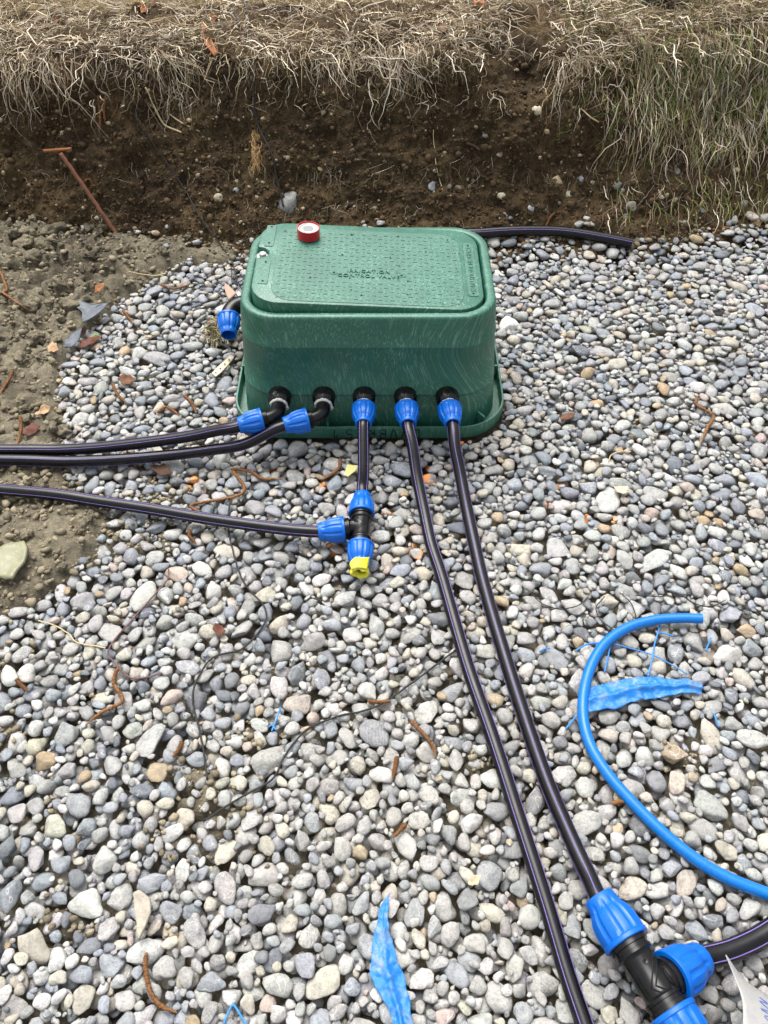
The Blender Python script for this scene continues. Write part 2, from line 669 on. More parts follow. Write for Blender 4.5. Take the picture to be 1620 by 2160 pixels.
xs = np.concatenate([[-60, -20, -8, -4, -2.6], np.arange(-2.0, 2.0001, 0.008), [2.6, 4, 8, 20, 60]])
ss = np.concatenate([np.arange(0, S_CREST + 0.35, 0.0065), np.arange(S_CREST + 0.37, S_CREST + 1.2, 0.03), [2.4, 4, 9, 25, 70]])
BX, BS_ = np.meshgrid(xs, ss)
BP, BN = bank(BX, BS_)
nb, mb_ = BX.shape
ii = (np.arange(nb - 1)[:, None] * mb_ + np.arange(mb_ - 1)[None, :]).ravel()
BF = np.stack([ii, ii + 1, ii + mb_ + 1, ii + mb_], 1)
bank_o = mkobj('earth_bank', BP.reshape(-1, 3), BF, M_soil)
tag(bank_o, 'dark crumbly earth bank cut behind the green box', None, None, 'structure')
M_turf = soil_mat('dry_turf', S(128, 112, 80), S(168, 150, 112), S(196, 182, 146), 0.8, 0.02)
bank_o.data.materials.append(M_turf)
mi = np.where((BS_[:-1, :-1] > S_CREST + .30), 1, 0).astype(np.int32).ravel()
bank_o.data.polygons.foreach_set('material_index', mi)
BVH = BVHTree.FromPolygons(BP.reshape(-1, 3).tolist(), BF.tolist())


def on_bank(px, py, lift=0.0):
    d = ray(px, py)
    h = BVH.ray_cast(Vector(CAMP), Vector(d))
    if h[0] is None:
        return P(px, py, 0)
    n = h[1] if h[1].z > -0.2 else -h[1]
    return np.array(h[0]) + np.array(n) * lift - d / np.linalg.norm(d) * 0.0


# ------------------------------------------------------------------ ground: heights, gravel packing
GX0, GX1, GY0, GY1, GC = -1.70, 1.70, -0.32, 2.42, 0.003
gx = np.arange(GX0, GX1, GC)
gy = np.arange(GY0, GY1, GC)
GX, GY = np.meshgrid(gx, gy)                # [iy, ix]
wob = np.stack([GX * 9, GY * 9, GX * 0], -1)
wx, wy = GX + 0.022 * fbm(wob, 2, 3), GY + 0.022 * fbm(wob, 2, 9)
edge_px = [(1040, 545), (1080, 522), (1340, 522), (1420, 512), (1500, 492), (1620, 478), (1900, 470)]
left_px = [(0, 1310), (60, 1275), (130, 1225), (190, 1180), (235, 1120), (190, 1060), (150, 1010), (140, 960), (160, 900),
           (135, 830), (125, 760), (160, 720), (240, 640), (330, 590), (400, 545), (480, 560), (560, 520)]
poly = [tuple(P(*q)[:2]) for q in left_px] + [tuple(P(*q)[:2]) for q in edge_px] + [(2.5, 2.2), (2.5, -2), (-2.5, -2), (-2.5, .62), (-1.2, .66)]
G = blur(inpoly(wx, wy, poly).astype(float), 6)
# clay showing through the stones
Dm = np.zeros_like(GX)
for cx, cy, rx, ry in ((420, 1650, 48, 40), (440, 1720, 60, 34), (370, 1770, 60, 36), (300, 1120, 70, 30), (330, 1040, 60, 18), (250, 1150, 70, 24),
                       (120, 1945, 55, 34), (20, 1400, 26, 30), (15, 1560, 24, 40), (540, 1530, 40, 22), (360, 1160, 40, 16), (110, 1720, 24, 20),
                       (1440, 1590, 30, 18), (1010, 1620, 20, 26), (1075, 860, 14, 26), (330, 1005, 30, 14), (560, 1640, 26, 12), (560, 1800, 22, 14)):
    c = P(cx, cy)
    ex, ey = P(cx + rx, cy) - c, P(cx, cy - ry) - c
    q = ((wx - c[0]) / abs(ex[0])) ** 2 + ((wy - c[1]) / abs(ey[1])) ** 2
    Dm = np.maximum(Dm, np.clip(1.6 - q, 0, 1))
Dm *= (vnoise(np.stack([GX * 40, GY * 40, GX * 0], -1), 8) > -0.35)
lump = fbm(np.stack([GX * 7, GY * 7, GX * 0], -1), 3, 41)
lump2 = np.abs(fbm(np.stack([GX * 26, GY * 26, GX * 0], -1), 3, 47))
rubble = np.exp(-(((GX + 1.12) / 0.34) ** 2 + ((GY - 2.0) / 0.28) ** 2))
clay = 0.004 + 0.010 * lump + (0.016 + 0.045 * rubble) * (0.55 - lump2) + 0.055 * rubble
clay += 0.012 * np.exp(-(((GX + .80) / 0.30) ** 2 + ((GY - 1.02) / 0.10) ** 2))
B = clay * (1 - G) + G * (-0.042 + 0.004 * lump)
B = np.where(Dm > 0, B * (1 - Dm) + Dm * (-0.010 + 0.010 * (0.5 - lump2)), B)
# the foot of the bank
BPc, _ = bank(gx[None, :], np.linspace(0, S_CREST, 60)[:, None], False)
Bk = np.full_like(B, -1.0)
for i in range(len(gx)):
    Bk[:, i] = np.interp(gy, BPc[:, i, 1], BPc[:, i, 2], left=-1)
Hh = np.maximum(B, Bk)
BOXC = np.array([-0.035, 1.562])


def inside_box(x, y, m=0.0):
    qx, qy = abs(x - BOXC[0]) - (0.3285 + m - .09), abs(y - BOXC[1]) - (0.245 + m - .09)
    return math.hypot(max(qx, 0), max(qy, 0)) + min(max(qx, qy), 0) < 0.09


def rotm(yaw, tx, ty):
    c, s = math.cos(yaw), math.sin(yaw)
    Rz = np.array([[c, -s, 0], [s, c, 0], [0, 0, 1]])
    c, s = math.cos(tx), math.sin(tx)
    Rx = np.array([[1, 0, 0], [0, c, -s], [0, s, c]])
    c, s = math.cos(ty), math.sin(ty)
    Ry = np.array([[c, 0, s], [0, 1, 0], [-s, 0, c]])
    return Rz @ Rx @ Ry


OWN = np.full(Hh.shape, -1, np.int32)
STONES = []                                 # (x, y, z, R, axes, kind)
NXc, NYc = len(gx), len(gy)


def half_w(y):
    return min(0.74 + 0.34 * max(y, 0), 1.62)


def deposit(n, sizes, K, jit, kind, region, sink=0.22, zmax=0.06, flat=(0.46, 0.70), level=None):
    for k in range(n):
        for _ in range(6):
            y0 = rng.uniform(GY0 + .06, GY1 - .08)
            w = half_w(y0)
            x0 = rng.uniform(-w, w)
            if region(x0, y0):
                break
        else:
            continue
        d = sizes()
        b = d / 2
        a = b * rng.uniform(1.05, 1.62)
        c = b * rng.uniform(*flat)
        tl = 0.17 if rng.random() < 0.88 else 0.6
        R = rotm(rng.uniform(0, 6.283), rng.normal(0, tl), rng.normal(0, tl))
        iv = np.array([a * a, b * b, c * c])
        Cv = (R * iv) @ R.T
        A = (R / iv) @ R.T
        hx, hy = math.sqrt(Cv[0, 0]), math.sqrt(Cv[1, 1])
        mx, my = int(hx / GC) + 1, int(hy / GC) + 1
        dx = np.arange(-mx, mx + 1) * GC
        dy = (np.arange(-my, my + 1) * GC)[:, None]
        Bq = A[0, 2] * dx + A[1, 2] * dy
        Cq = A[0, 0] * dx * dx + 2 * A[0, 1] * dx * dy + A[1, 1] * dy * dy - 1
        disc = Bq * Bq - A[2, 2] * Cq
        ok = disc > 0
        sq = np.sqrt(np.where(ok, disc, 0))
        bot = np.where(ok, (-Bq - sq) / A[2, 2], 9.0)
        top = np.where(ok, (-Bq + sq) / A[2, 2], -9.0)
        best = None
        for q in range(K):
            x, y = x0 + rng.uniform(-jit, jit), y0 + rng.uniform(-jit, jit)
            ix, iy = int((x - GX0) / GC), int((y - GY0) / GC)
            if ix - mx < 0 or iy - my < 0 or ix + mx >= NXc or iy + my >= NYc or inside_box(x, y, 0.55 * b):
                continue
            z = (Hh[iy - my:iy + my + 1, ix - mx:ix + mx + 1] - bot).max()
            if best is None or z < best[0]:
                best = (z, ix, iy)
        if best is None or best[0] > zmax:
            continue
        z, ix, iy = best
        z -= sink * c
        if level is not None and z + 0.85 * math.sqrt(Cv[2, 2]) > level + max(Bk[iy, ix] + .02, 0):
            continue
        sl = (slice(iy - my, iy + my + 1), slice(ix - mx, ix + mx + 1))
        sub = Hh[sl]
        t = top + z
        m = t > sub
        sub[m] = t[m]
        OWN[sl][m] = len(STONES)
        STONES.append((gx[ix], gy[iy], z, R, (a, b, c), kind))


def gidx(x, y):
    return min(max(int((y - GY0) / GC), 0), NYc - 1), min(max(int((x - GX0) / GC), 0), NXc - 1)


def in_gravel(x, y):
    i = gidx(x, y)
    if G[i] < 0.5:
        return rng.random() < 0.035
    return rng.random() > Dm[i] * 0.80


def in_clay(x, y):
    i = gidx(x, y)
    return (G[i] < 0.55 or Dm[i] > 0.2) and Bk[i] < B[i] + 0.02


def lognorm(med, sg, lo, hi):
    return lambda: float(np.clip(rng.lognormal(math.log(med), sg), lo, hi))


deposit(9500, lognorm(.0215, .25, .010, .034), 6, 0.03, 0, in_gravel, level=-.009)
deposit(9000, lognorm(.0320, .26, .017, .058), 12, 0.035, 0, in_gravel, level=.0065)
deposit(7000, lognorm(.0225, .25, .011, .036), 12, 0.035, 0, in_gravel, level=.0060)
deposit(6500, lognorm(.0165, .2, .009, .024), 14, 0.030, 0, in_gravel, level=.0052)
deposit(7500, lognorm(.0105, .25, .005, .016), 14, 0.025, 0, in_gravel, level=.0025)
N_PEB = len(STONES)
deposit(7000, lognorm(.0062, .5, .0025, .030), 2, 0.02, 1, lambda x, y: in_clay(x, y) and G[gidx(x, y)] < .55, 0.6, 0.12, (0.6, 0.95))
deposit(5200, lognorm(.0055, .4, .0025, .013), 5, 0.02, 1, lambda x, y: in_clay(x, y) and Dm[gidx(x, y)] > .2, 0.5, 0.03, (0.6, 0.95))

gm = (G > 0.8) & (Dm < 0.05) & (GY < 1.9) & (OWN >= 0)
ZOFF = float(np.mean(Hh[gm]))                # mean top of the gravel; the calibrated ground plane is z = 0
HD = blur(dilate(Hh, 3), 3, 2)


def hsample(A, x, y):
    fx = np.clip((np.asarray(x) - GX0) / GC, 0, NXc - 1.01)
    fy = np.clip((np.asarray(y) - GY0) / GC, 0, NYc - 1.01)
    ix, iy = fx.astype(int), fy.astype(int)
    u, v = fx - ix, fy - iy
    return (A[iy, ix] * (1 - u) + A[iy, ix + 1] * u) * (1 - v) + (A[iy + 1, ix] * (1 - u) + A[iy + 1, ix + 1] * u) * v


print('gravel mean top', ZOFF, 'stones', N_PEB, len(STONES))

# unit stone shapes
def ico(sub):
    bm = bmesh.new()
    bmesh.ops.create_icosphere(bm, subdivisions=sub, radius=1.0)
    V = np.array([v.co[:] for v in bm.verts])
    F = np.array([[v.index for v in f.verts] for f in bm.faces])
    bm.free()
    return V, F


I1, I2, I3 = ico(1), ico(2), ico(3)


def stone_shape(base, seed, facets, rough):
    r = np.random.default_rng(seed)
    V = base.copy()
    for _ in range(facets):
        n = r.normal(size=3)
        n /= np.linalg.norm(n)
        d = r.uniform(0.52, 0.86)
        k = V @ n
        ex = np.maximum(k - d, 0)
        V = V - np.outer(ex * 0.88, n)
    sh = 1 + rough * fbm(V * 1.3 + seed * 7.1, 2, seed) + 0.25 * rough * vnoise(V * 4 + seed, seed)
    V = V * sh[:, None]
    e = r.uniform(0.0, 0.28)                 # egg taper
    V[:, 1:] *= (1 + e * V[:, 0:1])
    return V / np.abs(V).max(0)


NSH = 36
SH2 = [stone_shape(I2[0], s, 4 + s % 8, 0.09 + 0.025 * (s % 4)) for s in range(NSH)]
SH3 = [stone_shape(I3[0], s, 4 + s % 8, 0.09 + 0.025 * (s % 4)) for s in range(NSH)]
CL1 = [stone_shape(I1[0], 200 + s, 2, 0.45) for s in range(10)]
I4 = ico(4)
CL3 = [stone_shape(I4[0], 300 + s, 4, 0.46) for s in range(8)]
CL3 = [v * (1 + .16 * fbm(v * 3.4 + k, 4, 400 + k, .6))[:, None] for k, v in enumerate(CL3)]

PAL = [(S(154, 154, 152), .30), (S(174, 174, 171), .22), (S(138, 144, 151), .22), (S(106, 112, 119), .08), (S(174, 168, 154), .12),
       (S(192, 191, 187), .03), (S(166, 146, 116), .012), (S(174, 159, 150), .012)]
PC = np.array([p[0] for p in PAL])
PW = np.array([p[1] for p in PAL])
PW /= PW.sum()
cnt = np.bincount(OWN[OWN >= 0].ravel(), minlength=len(STONES))

ground_xs = np.concatenate([[-60, -20, -8, -4, -2.4], np.arange(GX0 + .004, GX1 - .006, 0.010), [2.4, 4, 8, 20, 60]])
ground_ys = np.concatenate([[-60, -20, -8, -3, -1], np.arange(GY0 + .004, GY1 - .006, 0.010), [3.2]])
XX, YY = np.meshgrid(ground_xs, ground_ys)
ZZ = hsample(B, XX, YY) - ZOFF
out = (np.abs(XX) > 1.8) | (YY < -0.4) | (YY > 2.5)
ZZ = np.where(out, -0.03, ZZ) + np.where(out, 0, 0.0050 * fbm(np.stack([XX * 42, YY * 42, XX * 0], -1), 3, 5))
ng, mg = XX.shape
ii = (np.arange(ng - 1)[:, None] * mg + np.arange(mg - 1)[None, :]).ravel()
GF = np.stack([ii, ii + 1, ii + mg + 1, ii + mg], 1)
ground = mkobj('ground', np.stack([XX, YY, ZZ], -1).reshape(-1, 3), GF, M_clay)
tag(ground, 'grey clay ground covered with loose rounded gravel', None, None, 'structure')
HD -= ZOFF
HP = blur(dilate(np.where(Bk > B, B, Hh), 2), 14, 2) - ZOFF


def drape(x, y, lift=0.0):
    return hsample(HD, x, y) + lift


paint_spots = [(910, 1000, 16), (872, 990, 10), (820, 1080, 20), (1225, 1107, 22), (1298, 1097, 14), (715, 1155, 14), (775, 1145, 12), (690, 1150, 9),
               (675, 1020, 11), (1185, 1018, 8), (415, 1015, 8), (400, 1030, 7), (875, 1160, 10), (985, 930, 10), (1150, 1075, 8), (595, 1000, 12)]
shown = []
for i, st in enumerate(STONES):
    if st[5] == 0 and cnt[i] >= 4:
        u, v, dep = project((st[0], st[1], st[2] - ZOFF))
        shown.append((i, u, v, dep))
infr = [(cnt[i] / dep ** 2, i) for i, u, v, dep in shown if 10 < u < 1610 and 10 < v < 2150]
infr.sort(reverse=True)
single = set(i for _, i in infr[:280])
painted = set()
for px_, py_, r_ in paint_spots:
    cand = sorted((math.hypot(u - px_, v - py_) - .02 * cnt[i], i) for i, u, v, dep in shown if math.hypot(u - px_, v - py_) < 40)
    painted.update(i for _, i in cand[:2])
single |= painted
mesh3 = []
for k in range(NSH):
    me = bpy.data.meshes.new('pebble')
    me.from_pydata(SH3[k], [], I3[1])
    me.shade_smooth()
    me.materials.append(M_pebi)
    mesh3.append(me)
mesh3p = []
for k in range(NSH):
    me = mesh3[k].copy()
    me.materials.clear()
    me.materials.append(M_pebp)
    mesh3p.append(me)


def stone_color(x, y):
    c = PC[rng.choice(len(PC), p=PW)] * rng.uniform(0.84, 1.14) * (1 + rng.normal(0, .018, 3))
    warm = 0.26 * math.exp(-(((x - .12) / .42) ** 2 + ((y - .45) / .40) ** 2))
    c = c * (1 - warm) + warm * np.array(S(182, 175, 160)) * rng.uniform(.85, 1.1)
    return c


MV, MF, MC, off = [], [], [], 0
for i, u, v, dep in shown:
    x, y, z, R, ax, _ = STONES[i]
    k = int(rng.integers(NSH))
    c, al = stone_color(x, y), rng.random()
    if i in single:
        ob = bpy.data.objects.new('pebble', (mesh3p if i in painted else mesh3)[k])
        COL.objects.link(ob)
        ob.parent = ground
        M4 = np.eye(4)
        M4[:3, :3] = R * np.array(ax)
        M4[:3, 3] = (x, y, z - ZOFF)
        ob.matrix_local = Matrix(M4.tolist())
        ob.color = (*c, al)
        if i in painted:
            ob['label'] = 'pebble splashed with orange marking paint'
        continue
    near = dep < 1.16 and cnt[i] > 18
    SHv, If = (SH3, I3[1]) if near and ax[0] > 0.012 else (SH2, I2[1])
    Vv = (SHv[k] * np.array(ax)) @ R.T + np.array((x, y, z - ZOFF))
    MV.append(Vv)
    MF.append(If + off)
    MC.append(np.tile(np.array([*c, al]), (len(Vv), 1)))
    off += len(Vv)
V_, F_, C_ = np.concatenate(MV), np.concatenate(MF), np.concatenate(MC)
mass = mkobj('gravel', V_, F_, M_peb, ground)
mass['kind'] = 'stuff'
setcol(mass, C_)
print('pebble mass tris', len(F_), 'singles', len(single))

# clay clods and crumbs
clod_me = []
for k in range(8):
    me = bpy.data.meshes.new('clay_clod')
    me.from_pydata(CL3[k], [], I4[1])
    me.shade_smooth()
    me.materials.append(M_clay)
    clod_me.append(me)
MV, MF, MC, off = [], [], [], 0
for i, st in enumerate(STONES):
    if st[5] != 1 or cnt[i] < 1:
        continue
    x, y, z, R, ax, _ = st
    if ax[1] > 0.0095:
        ob = bpy.data.objects.new('clay_clod', clod_me[i % 8])
        COL.objects.link(ob)
        ob.parent = ground
        M4 = np.eye(4)
        M4[:3, :3] = R * np.array(ax) * 1.15
        M4[:3, 3] = (x, y, z - ZOFF)
        ob.matrix_local = Matrix(M4.tolist())
        continue
    Vv = (CL1[i % 10] * np.array(ax) * 1.1) @ R.T + np.array((x, y, z - ZOFF))
    c = np.array(S(138, 128, 107)) * rng.uniform(.6, 1.25)
    MV.append(Vv)
    MF.append(I1[1] + off)
    MC.append(np.tile(c, (len(Vv), 1)))
    off += len(Vv)
cr = mkobj('clay_crumbs', np.concatenate(MV), np.concatenate(MF), M_crumb, ground)
cr['kind'] = 'stuff'
setcol(cr, np.concatenate(MC))

# big clods of the rubble at the bank's foot, left
for k in range(150):
    px_, py_ = rng.uniform(-20, 300), rng.uniform(465, 760)
    if px_ > 300 - (py_ - 480) * 0.75:
        continue
    p = P(px_, py_, 0.02)
    if Bk[gidx(p[0], p[1])] > B[gidx(p[0], p[1])] + .02:
        continue
    r_ = float(np.clip(rng.lognormal(math.log(.016), .45), .007, .042))
    ob = bpy.data.objects.new('clay_clod', clod_me[k % 8])
    COL.objects.link(ob)
    ob.parent = ground
    zz = float(hsample(np.maximum(B, Bk) - ZOFF, p[0], p[1]))
    M4 = np.eye(4)
    M4[:3, :3] = rotm(rng.uniform(0, 6), rng.normal(0, .4), rng.normal(0, .4)) * np.array([r_ * 1.3, r_, r_ * .75])
    M4[:3, 3] = (p[0], p[1], zz - r_ * .10)
    ob.matrix_local = Matrix(M4.tolist())

# ------------------------------------------------------------------ bank: crumbs, stones
n = 24000
cx_ = rng.uniform(-1.75, 1.75, n)
cs_ = rng.uniform(S_FOOT - .05, S_CREST + .02, n)
cp, cn = bank(cx_, cs_)
cr_ = np.clip(rng.lognormal(math.log(.0026), .5, n), .001, .012)
pick = rng.integers(0, 10, n)
shp = np.array(CL1)[pick]
yaw = rng.uniform(0, 6.283, n)
sc = cr_[:, None] * rng.uniform(.7, 1.3, (n, 3))
vv = shp * sc[:, None, :]
cyw, syw = np.cos(yaw)[:, None], np.sin(yaw)[:, None]
vv = np.stack([vv[..., 0] * cyw - vv[..., 1] * syw, vv[..., 0] * syw + vv[..., 1] * cyw, vv[..., 2]], -1)
vv = vv + (cp + cn * (cr_ * .3)[:, None])[:, None, :]
nv = vv.shape[1]
ff = I1[1][None] + (np.arange(n) * nv)[:, None, None]
cc = np.array(S(84, 69, 49))[None] * rng.uniform(.35, 1.5, (n, 1))
pale = rng.random(n) < 0.05
cc[pale] = np.array(S(170, 155, 125)) * rng.uniform(.6, 1.1, (pale.sum(), 1))
bc = mkobj('soil_crumbs', vv.reshape(-1, 3), ff.reshape(-1, 3), M_crumb, bank_o)
bc['kind'] = 'stuff'
setcol(bc, np.repeat(cc, nv, 0))

bank_stones = [(605, 427, 27, (165, 164, 160)), (459, 416, 11, (170, 160, 135)), (497, 402, 8, (150, 158, 165)), (549, 406, 5, (150, 160, 165)),
               (913, 395, 12, (150, 156, 162)), (965, 396, 8, (150, 138, 112)), (946, 394, 7, (110, 100, 80)), (993, 394, 7, (150, 140, 105)),
               (1055, 412, 13, (212, 200, 170)), (1133, 232, 11, (205, 196, 168)), (1175, 380, 13, (180, 165, 130)), (1223, 377, 8, (165, 172, 178)),
               (1199, 410, 8, (210, 198, 168)), (1120, 439, 8, (180, 184, 186)), (1331, 434, 12, (160, 155, 138)), (1319, 454, 8, (185, 185, 180)),
               (1427, 363, 8, (165, 172, 180)), (1339, 383, 8, (155, 148, 125)), (1302, 391, 9, (140, 142, 140)), (1315, 400, 6, (190, 184, 165)),
               (1423, 420, 7, (190, 180, 150)), (1568, 428, 9, (150, 145, 120)), (98, 486, 9, (205, 205, 200)), (175, 486, 6, (150, 140, 120)),
               (345, 85, 15, (205, 200, 188)), (1054, 325, 7, (160, 152, 130)), (1024, 286, 6, (160, 160, 155)), (716, 361, 4, (190, 184, 168)),
               (706, 322, 5, (150, 130, 95)), (500, 382, 5, (190, 180, 150)), (554, 385, 4, (215, 200, 160)), (676, 356, 6, (200, 180, 130)),
               (1250, 385, 6, (175, 160, 125)), (1180, 428, 5, (160, 150, 120)), (1110, 470, 6, (120, 110, 85)), (1440, 470, 9, (150, 145, 125)),
               (1535, 470, 9, (150, 158, 160)), (440, 330, 4, (150, 145, 130)), (790, 440, 6, (130, 118, 90)), (860, 455, 7, (120, 108, 82))]
for k, (px_, py_, r_, c) in enumerate(bank_stones):
    p = on_bank(px_, py_)
    dep = (p - CAMP) @ FWD
    q = r_ * dep / FPX
    ob = bpy.data.objects.new('stone', mesh3[(k * 5 + 16) % NSH])
    COL.objects.link(ob)
    ob.parent = bank_o
    M4 = np.eye(4)
    M4[:3, :3] = rotm(rng.uniform(-.5, .5), rng.normal(.7, .2), rng.normal(0, .3)) * np.array([q * 1.1, q * .95, q * .7])
    M4[:3, 3] = p + np.array([0, .12, -.08]) * q
    ob.matrix_local = Matrix(M4.tolist())
    ob.color = (*(np.array(S(*c)) * .88), rng.random())
for k in range(70):                           # small grit stones
    x_, s_ = rng.uniform(-1.3, 1.4), S_FOOT + abs(rng.normal(0, .13))
    p, nn = bank(x_, s_)
    q = rng.uniform(.003, .008)
    ob = bpy.data.objects.new('stone', mesh3[k % NSH])
    COL.objects.link(ob)
    ob.parent = bank_o
    M4 = np.eye(4)
    M4[:3, :3] = rotm(rng.uniform(0, 6), .5, 0) * np.array([q * 1.2, q, q * .7])
    M4[:3, 3] = p
    ob.matrix_local = Matrix(M4.tolist())
    ob.color = (*(np.array(S(165, 155, 132)) * rng.uniform(.6, 1.2)), rng.random())


# ------------------------------------------------------------------ grass, thatch, roots
def ribbons(name, pts, w, cols, mat, parent=None, taper=True):
    """pts (N,k,3): a narrow blade along each row"""
    N, k = pts.shape[:2]
    T = np.gradient(pts, axis=1)
    T /= np.linalg.norm(T, axis=2)[..., None] + 1e-9
    ref = rng.normal(size=(N, 1, 3)) + np.array([0, -1.0, .8])
    sd_ = np.cross(T, ref)
    sd_ /= np.linalg.norm(sd_, axis=2)[..., None] + 1e-9
    tw = np.ones(k)
    if taper:
        tw = np.interp(np.linspace(0, 1, k), [0, .5, 1], [.85, 1, .15])
    ww = w[:, None, None] * tw[None, :, None] * .5
    V = np.stack([pts - sd_ * ww, pts + sd_ * ww], 2)          # N,k,2,3
    base = (np.arange(N) * k * 2)[:, None]
    j = np.arange(k - 1)[None] * 2
    F = np.stack([base + j, base + j + 1, base + j + 3, base + j + 2], -1).reshape(-1, 4)
    o = mkobj(name, V.reshape(-1, 3), F, mat, parent)
    setcol(o, np.repeat(cols, k * 2, 0))
    return o


STR = np.array([S(196, 183, 158), S(172, 154, 124), S(212, 202, 182), S(140, 120, 94), S(104, 88, 68)])


def strawcols(n, lo=.55, hi=1.1):
    return STR[rng.integers(0, len(STR), n)] * rng.uniform(lo, hi, (n, 1))


def surf_blades(n, xr, sr, L, lean, k=6, dirbias=None, bias=.0, lift=.0, rag=.0):
    """blades rooted on the bank/plateau surface, arching over"""
    x = rng.uniform(*xr, n)
    s = sr[0] + rag * np.clip(.45 + .9 * fbm(np.stack([x * 4.2, x * 0 + 7, x * 0], -1), 3, 88), 0, 1.3)
    s = s + (sr[1] - s) * rng.random(n)
    p, nn = bank(x, s, False)
    az = rng.uniform(0, 6.283, n)
    hd = np.stack([np.cos(az), np.sin(az), az * 0], -1)
    if dirbias is not None:
        hd = hd * (1 - bias) + np.array(dirbias) * bias
        hd /= np.linalg.norm(hd, axis=1)[:, None]
    ln = rng.uniform(*L, n)
    th = rng.uniform(*lean, n)
    t = np.linspace(0, 1, k)[None, :, None]
    drop = rng.uniform(.1, .7, n)[:, None, None]
    wob_ = rng.normal(0, .10, (n, k, 3)) * t
    d = hd[:, None, :] * np.sin(th)[:, None, None] * t + np.array([0, 0, 1.0]) * (np.cos(th)[:, None, None] * t - drop * t * t * np.sin(th)[:, None, None] * .6)
    q = p[:, None, :] + ln[:, None, None] * (d + wob_ * .8) + nn[:, None, :] * lift
    return q


# matted dry turf on the top of the bank
q1 = surf_blades(16000, (-1.95, 1.95), (S_CREST + .02, S_CREST + .75), (.03, .085), (rad(55), rad(100)), 5, lift=.004, rag=.11)
q1b = surf_blades(4200, (-1.95, 1.95), (S_CREST - .02, S_CREST + .16), (.02, .06), (rad(50), rad(110)), 5, (0, -1, 0), .40, lift=.004, rag=.10)
q2 = surf_blades(2600, (-1.9, 1.9), (S_CREST + .0, S_CREST + .6), (.09, .20), (rad(60), rad(92)), 7, (0.75, -.6, 0), .55, lift=.01)


q3 = surf_blades(7000, (-4.0, 4.0), (S_CREST + .0, S_CREST + 2.6), (.05, .14), (rad(50), rad(95)), 5, lift=.008)
q3 = q3[(np.abs(q3[:, 0, 0]) > 1.9) | (q3[:, 0, 1] > 3.0)]


def clear_notch(q):
    m = ~((np.abs(q[:, 0, 0] - .42) < .07 + .03 * rng.normal(size=len(q))) & (q[:, 0, 1] < 2.72))
    return q[m]


q1, q1b, q2 = clear_notch(q1), clear_notch(q1b), clear_notch(q2)
tag(ribbons('dry_turf_grass', np.concatenate([q1, q1b, q3]), np.concatenate([rng.uniform(.0010, .0028, len(q1) + len(q1b)), rng.uniform(.003, .006, len(q3))]), strawcols(len(q1) + len(q1b) + len(q3), .6, 1.4), M_straw),
    'matted straw-coloured dry grass on top of the earth bank', 'grass', None, 'stuff')
tag(ribbons('long_dry_grass', q2, rng.uniform(.0016, .0034, len(q2)), strawcols(len(q2), .7, 1.4), M_straw),
    'long swept dry grass blades along the top of the bank', 'grass', None, 'stuff')


def hang(n, xc, xw, s0, Lr, k=9, wander=.25, off=(.002, .016), up=0.0):
    """strands running down the face of the bank from around s0"""
    x = rng.normal(xc, xw, n)
    s = s0 + rng.normal(0, .018, n)
    L = rng.uniform(*Lr, n) * rng.uniform(.35, 1, n)
    out_ = np.zeros((n, k, 3))
    dirx = rng.normal(0, wander, n)
    of = rng.uniform(*off, n)
    for j in range(k):
        t = j / (k - 1)
        p, nn = bank(x, s, False)
        out_[:, j] = p + nn * (of * (0.25 + 1.3 * math.sin(min(t, 1) * 2.6)))[:, None] + np.stack([x * 0, x * 0, np.full(n, up * math.sin(t * 3.1))], -1)
        dirx += rng.normal(0, wander * .9, n)
        dirx *= .82
        st = L / (k - 1)
        x = x + st * np.clip(dirx, -1.2, 1.2)
        s = s - st * np.sqrt(np.clip(1 - np.clip(dirx, -.95, .95) ** 2, .15, 1))
    return out_


def bx(px_):
    return (px_ - 810) * .001385


fr = [hang(520, 0, .85, S_CREST + .06, (.03, .11), 9, .8), hang(260, 0, .85, S_CREST + .01, (.02, .10), 9, .9), hang(220, 0, .85, S_CREST - .08, (.03, .12), 9, .7)]
for c, w_, n_, L_ in ((70, 30, 170, (.10, .30)), (120, 16, 80, (.12, .30)), (360, 45, 240, (.10, .30)), (330, 20, 60, (.15, .33)), (520, 22, 90, (.06, .2)),
                      (640, 35, 90, (.06, .18)), (760, 70, 420, (.08, .22)), (830, 30, 180, (.10, .26)), (880, 40, 140, (.06, .2)), (1215, 28, 200, (.10, .26)),
                      (1190, 30, 120, (.06, .2)), (960, 20, 40, (.05, .18)), (30, 25, 90, (.06, .2)), (230, 40, 120, (.05, .18))):
    fr.append(hang(int(n_ * .42), bx(c), abs(bx(c + w_) - bx(c)), S_CREST + .03, L_, 9, .42))
fr = np.concatenate(fr)
m = ~((np.abs(fr[:, 0, 0] - .42) < .07) & (rng.random(len(fr)) < .8))
fr = fr[m]
tag(ribbons('hanging_roots', fr, rng.uniform(.0009, .0024, len(fr)), strawcols(len(fr), .75, 1.4), M_straw),
    'pale fine roots and dry blades hanging from the turf edge', 'roots', None, 'stuff')
# fine dark and pale rootlets in the soil face
rt = np.concatenate([hang(420, 0, .8, S_FOOT + .28, (.03, .14), 8, .5, (.001, .006)), hang(280, 0, .8, S_FOOT + .16, (.02, .10), 8, .6, (.001, .006))])
rc = strawcols(len(rt), .25, .8)
tag(ribbons('soil_rootlets', rt, rng.uniform(.0007, .0016, len(rt)), rc, M_straw), 'thin scattered rootlets poking out of the bare soil face', 'roots', None, 'stuff')
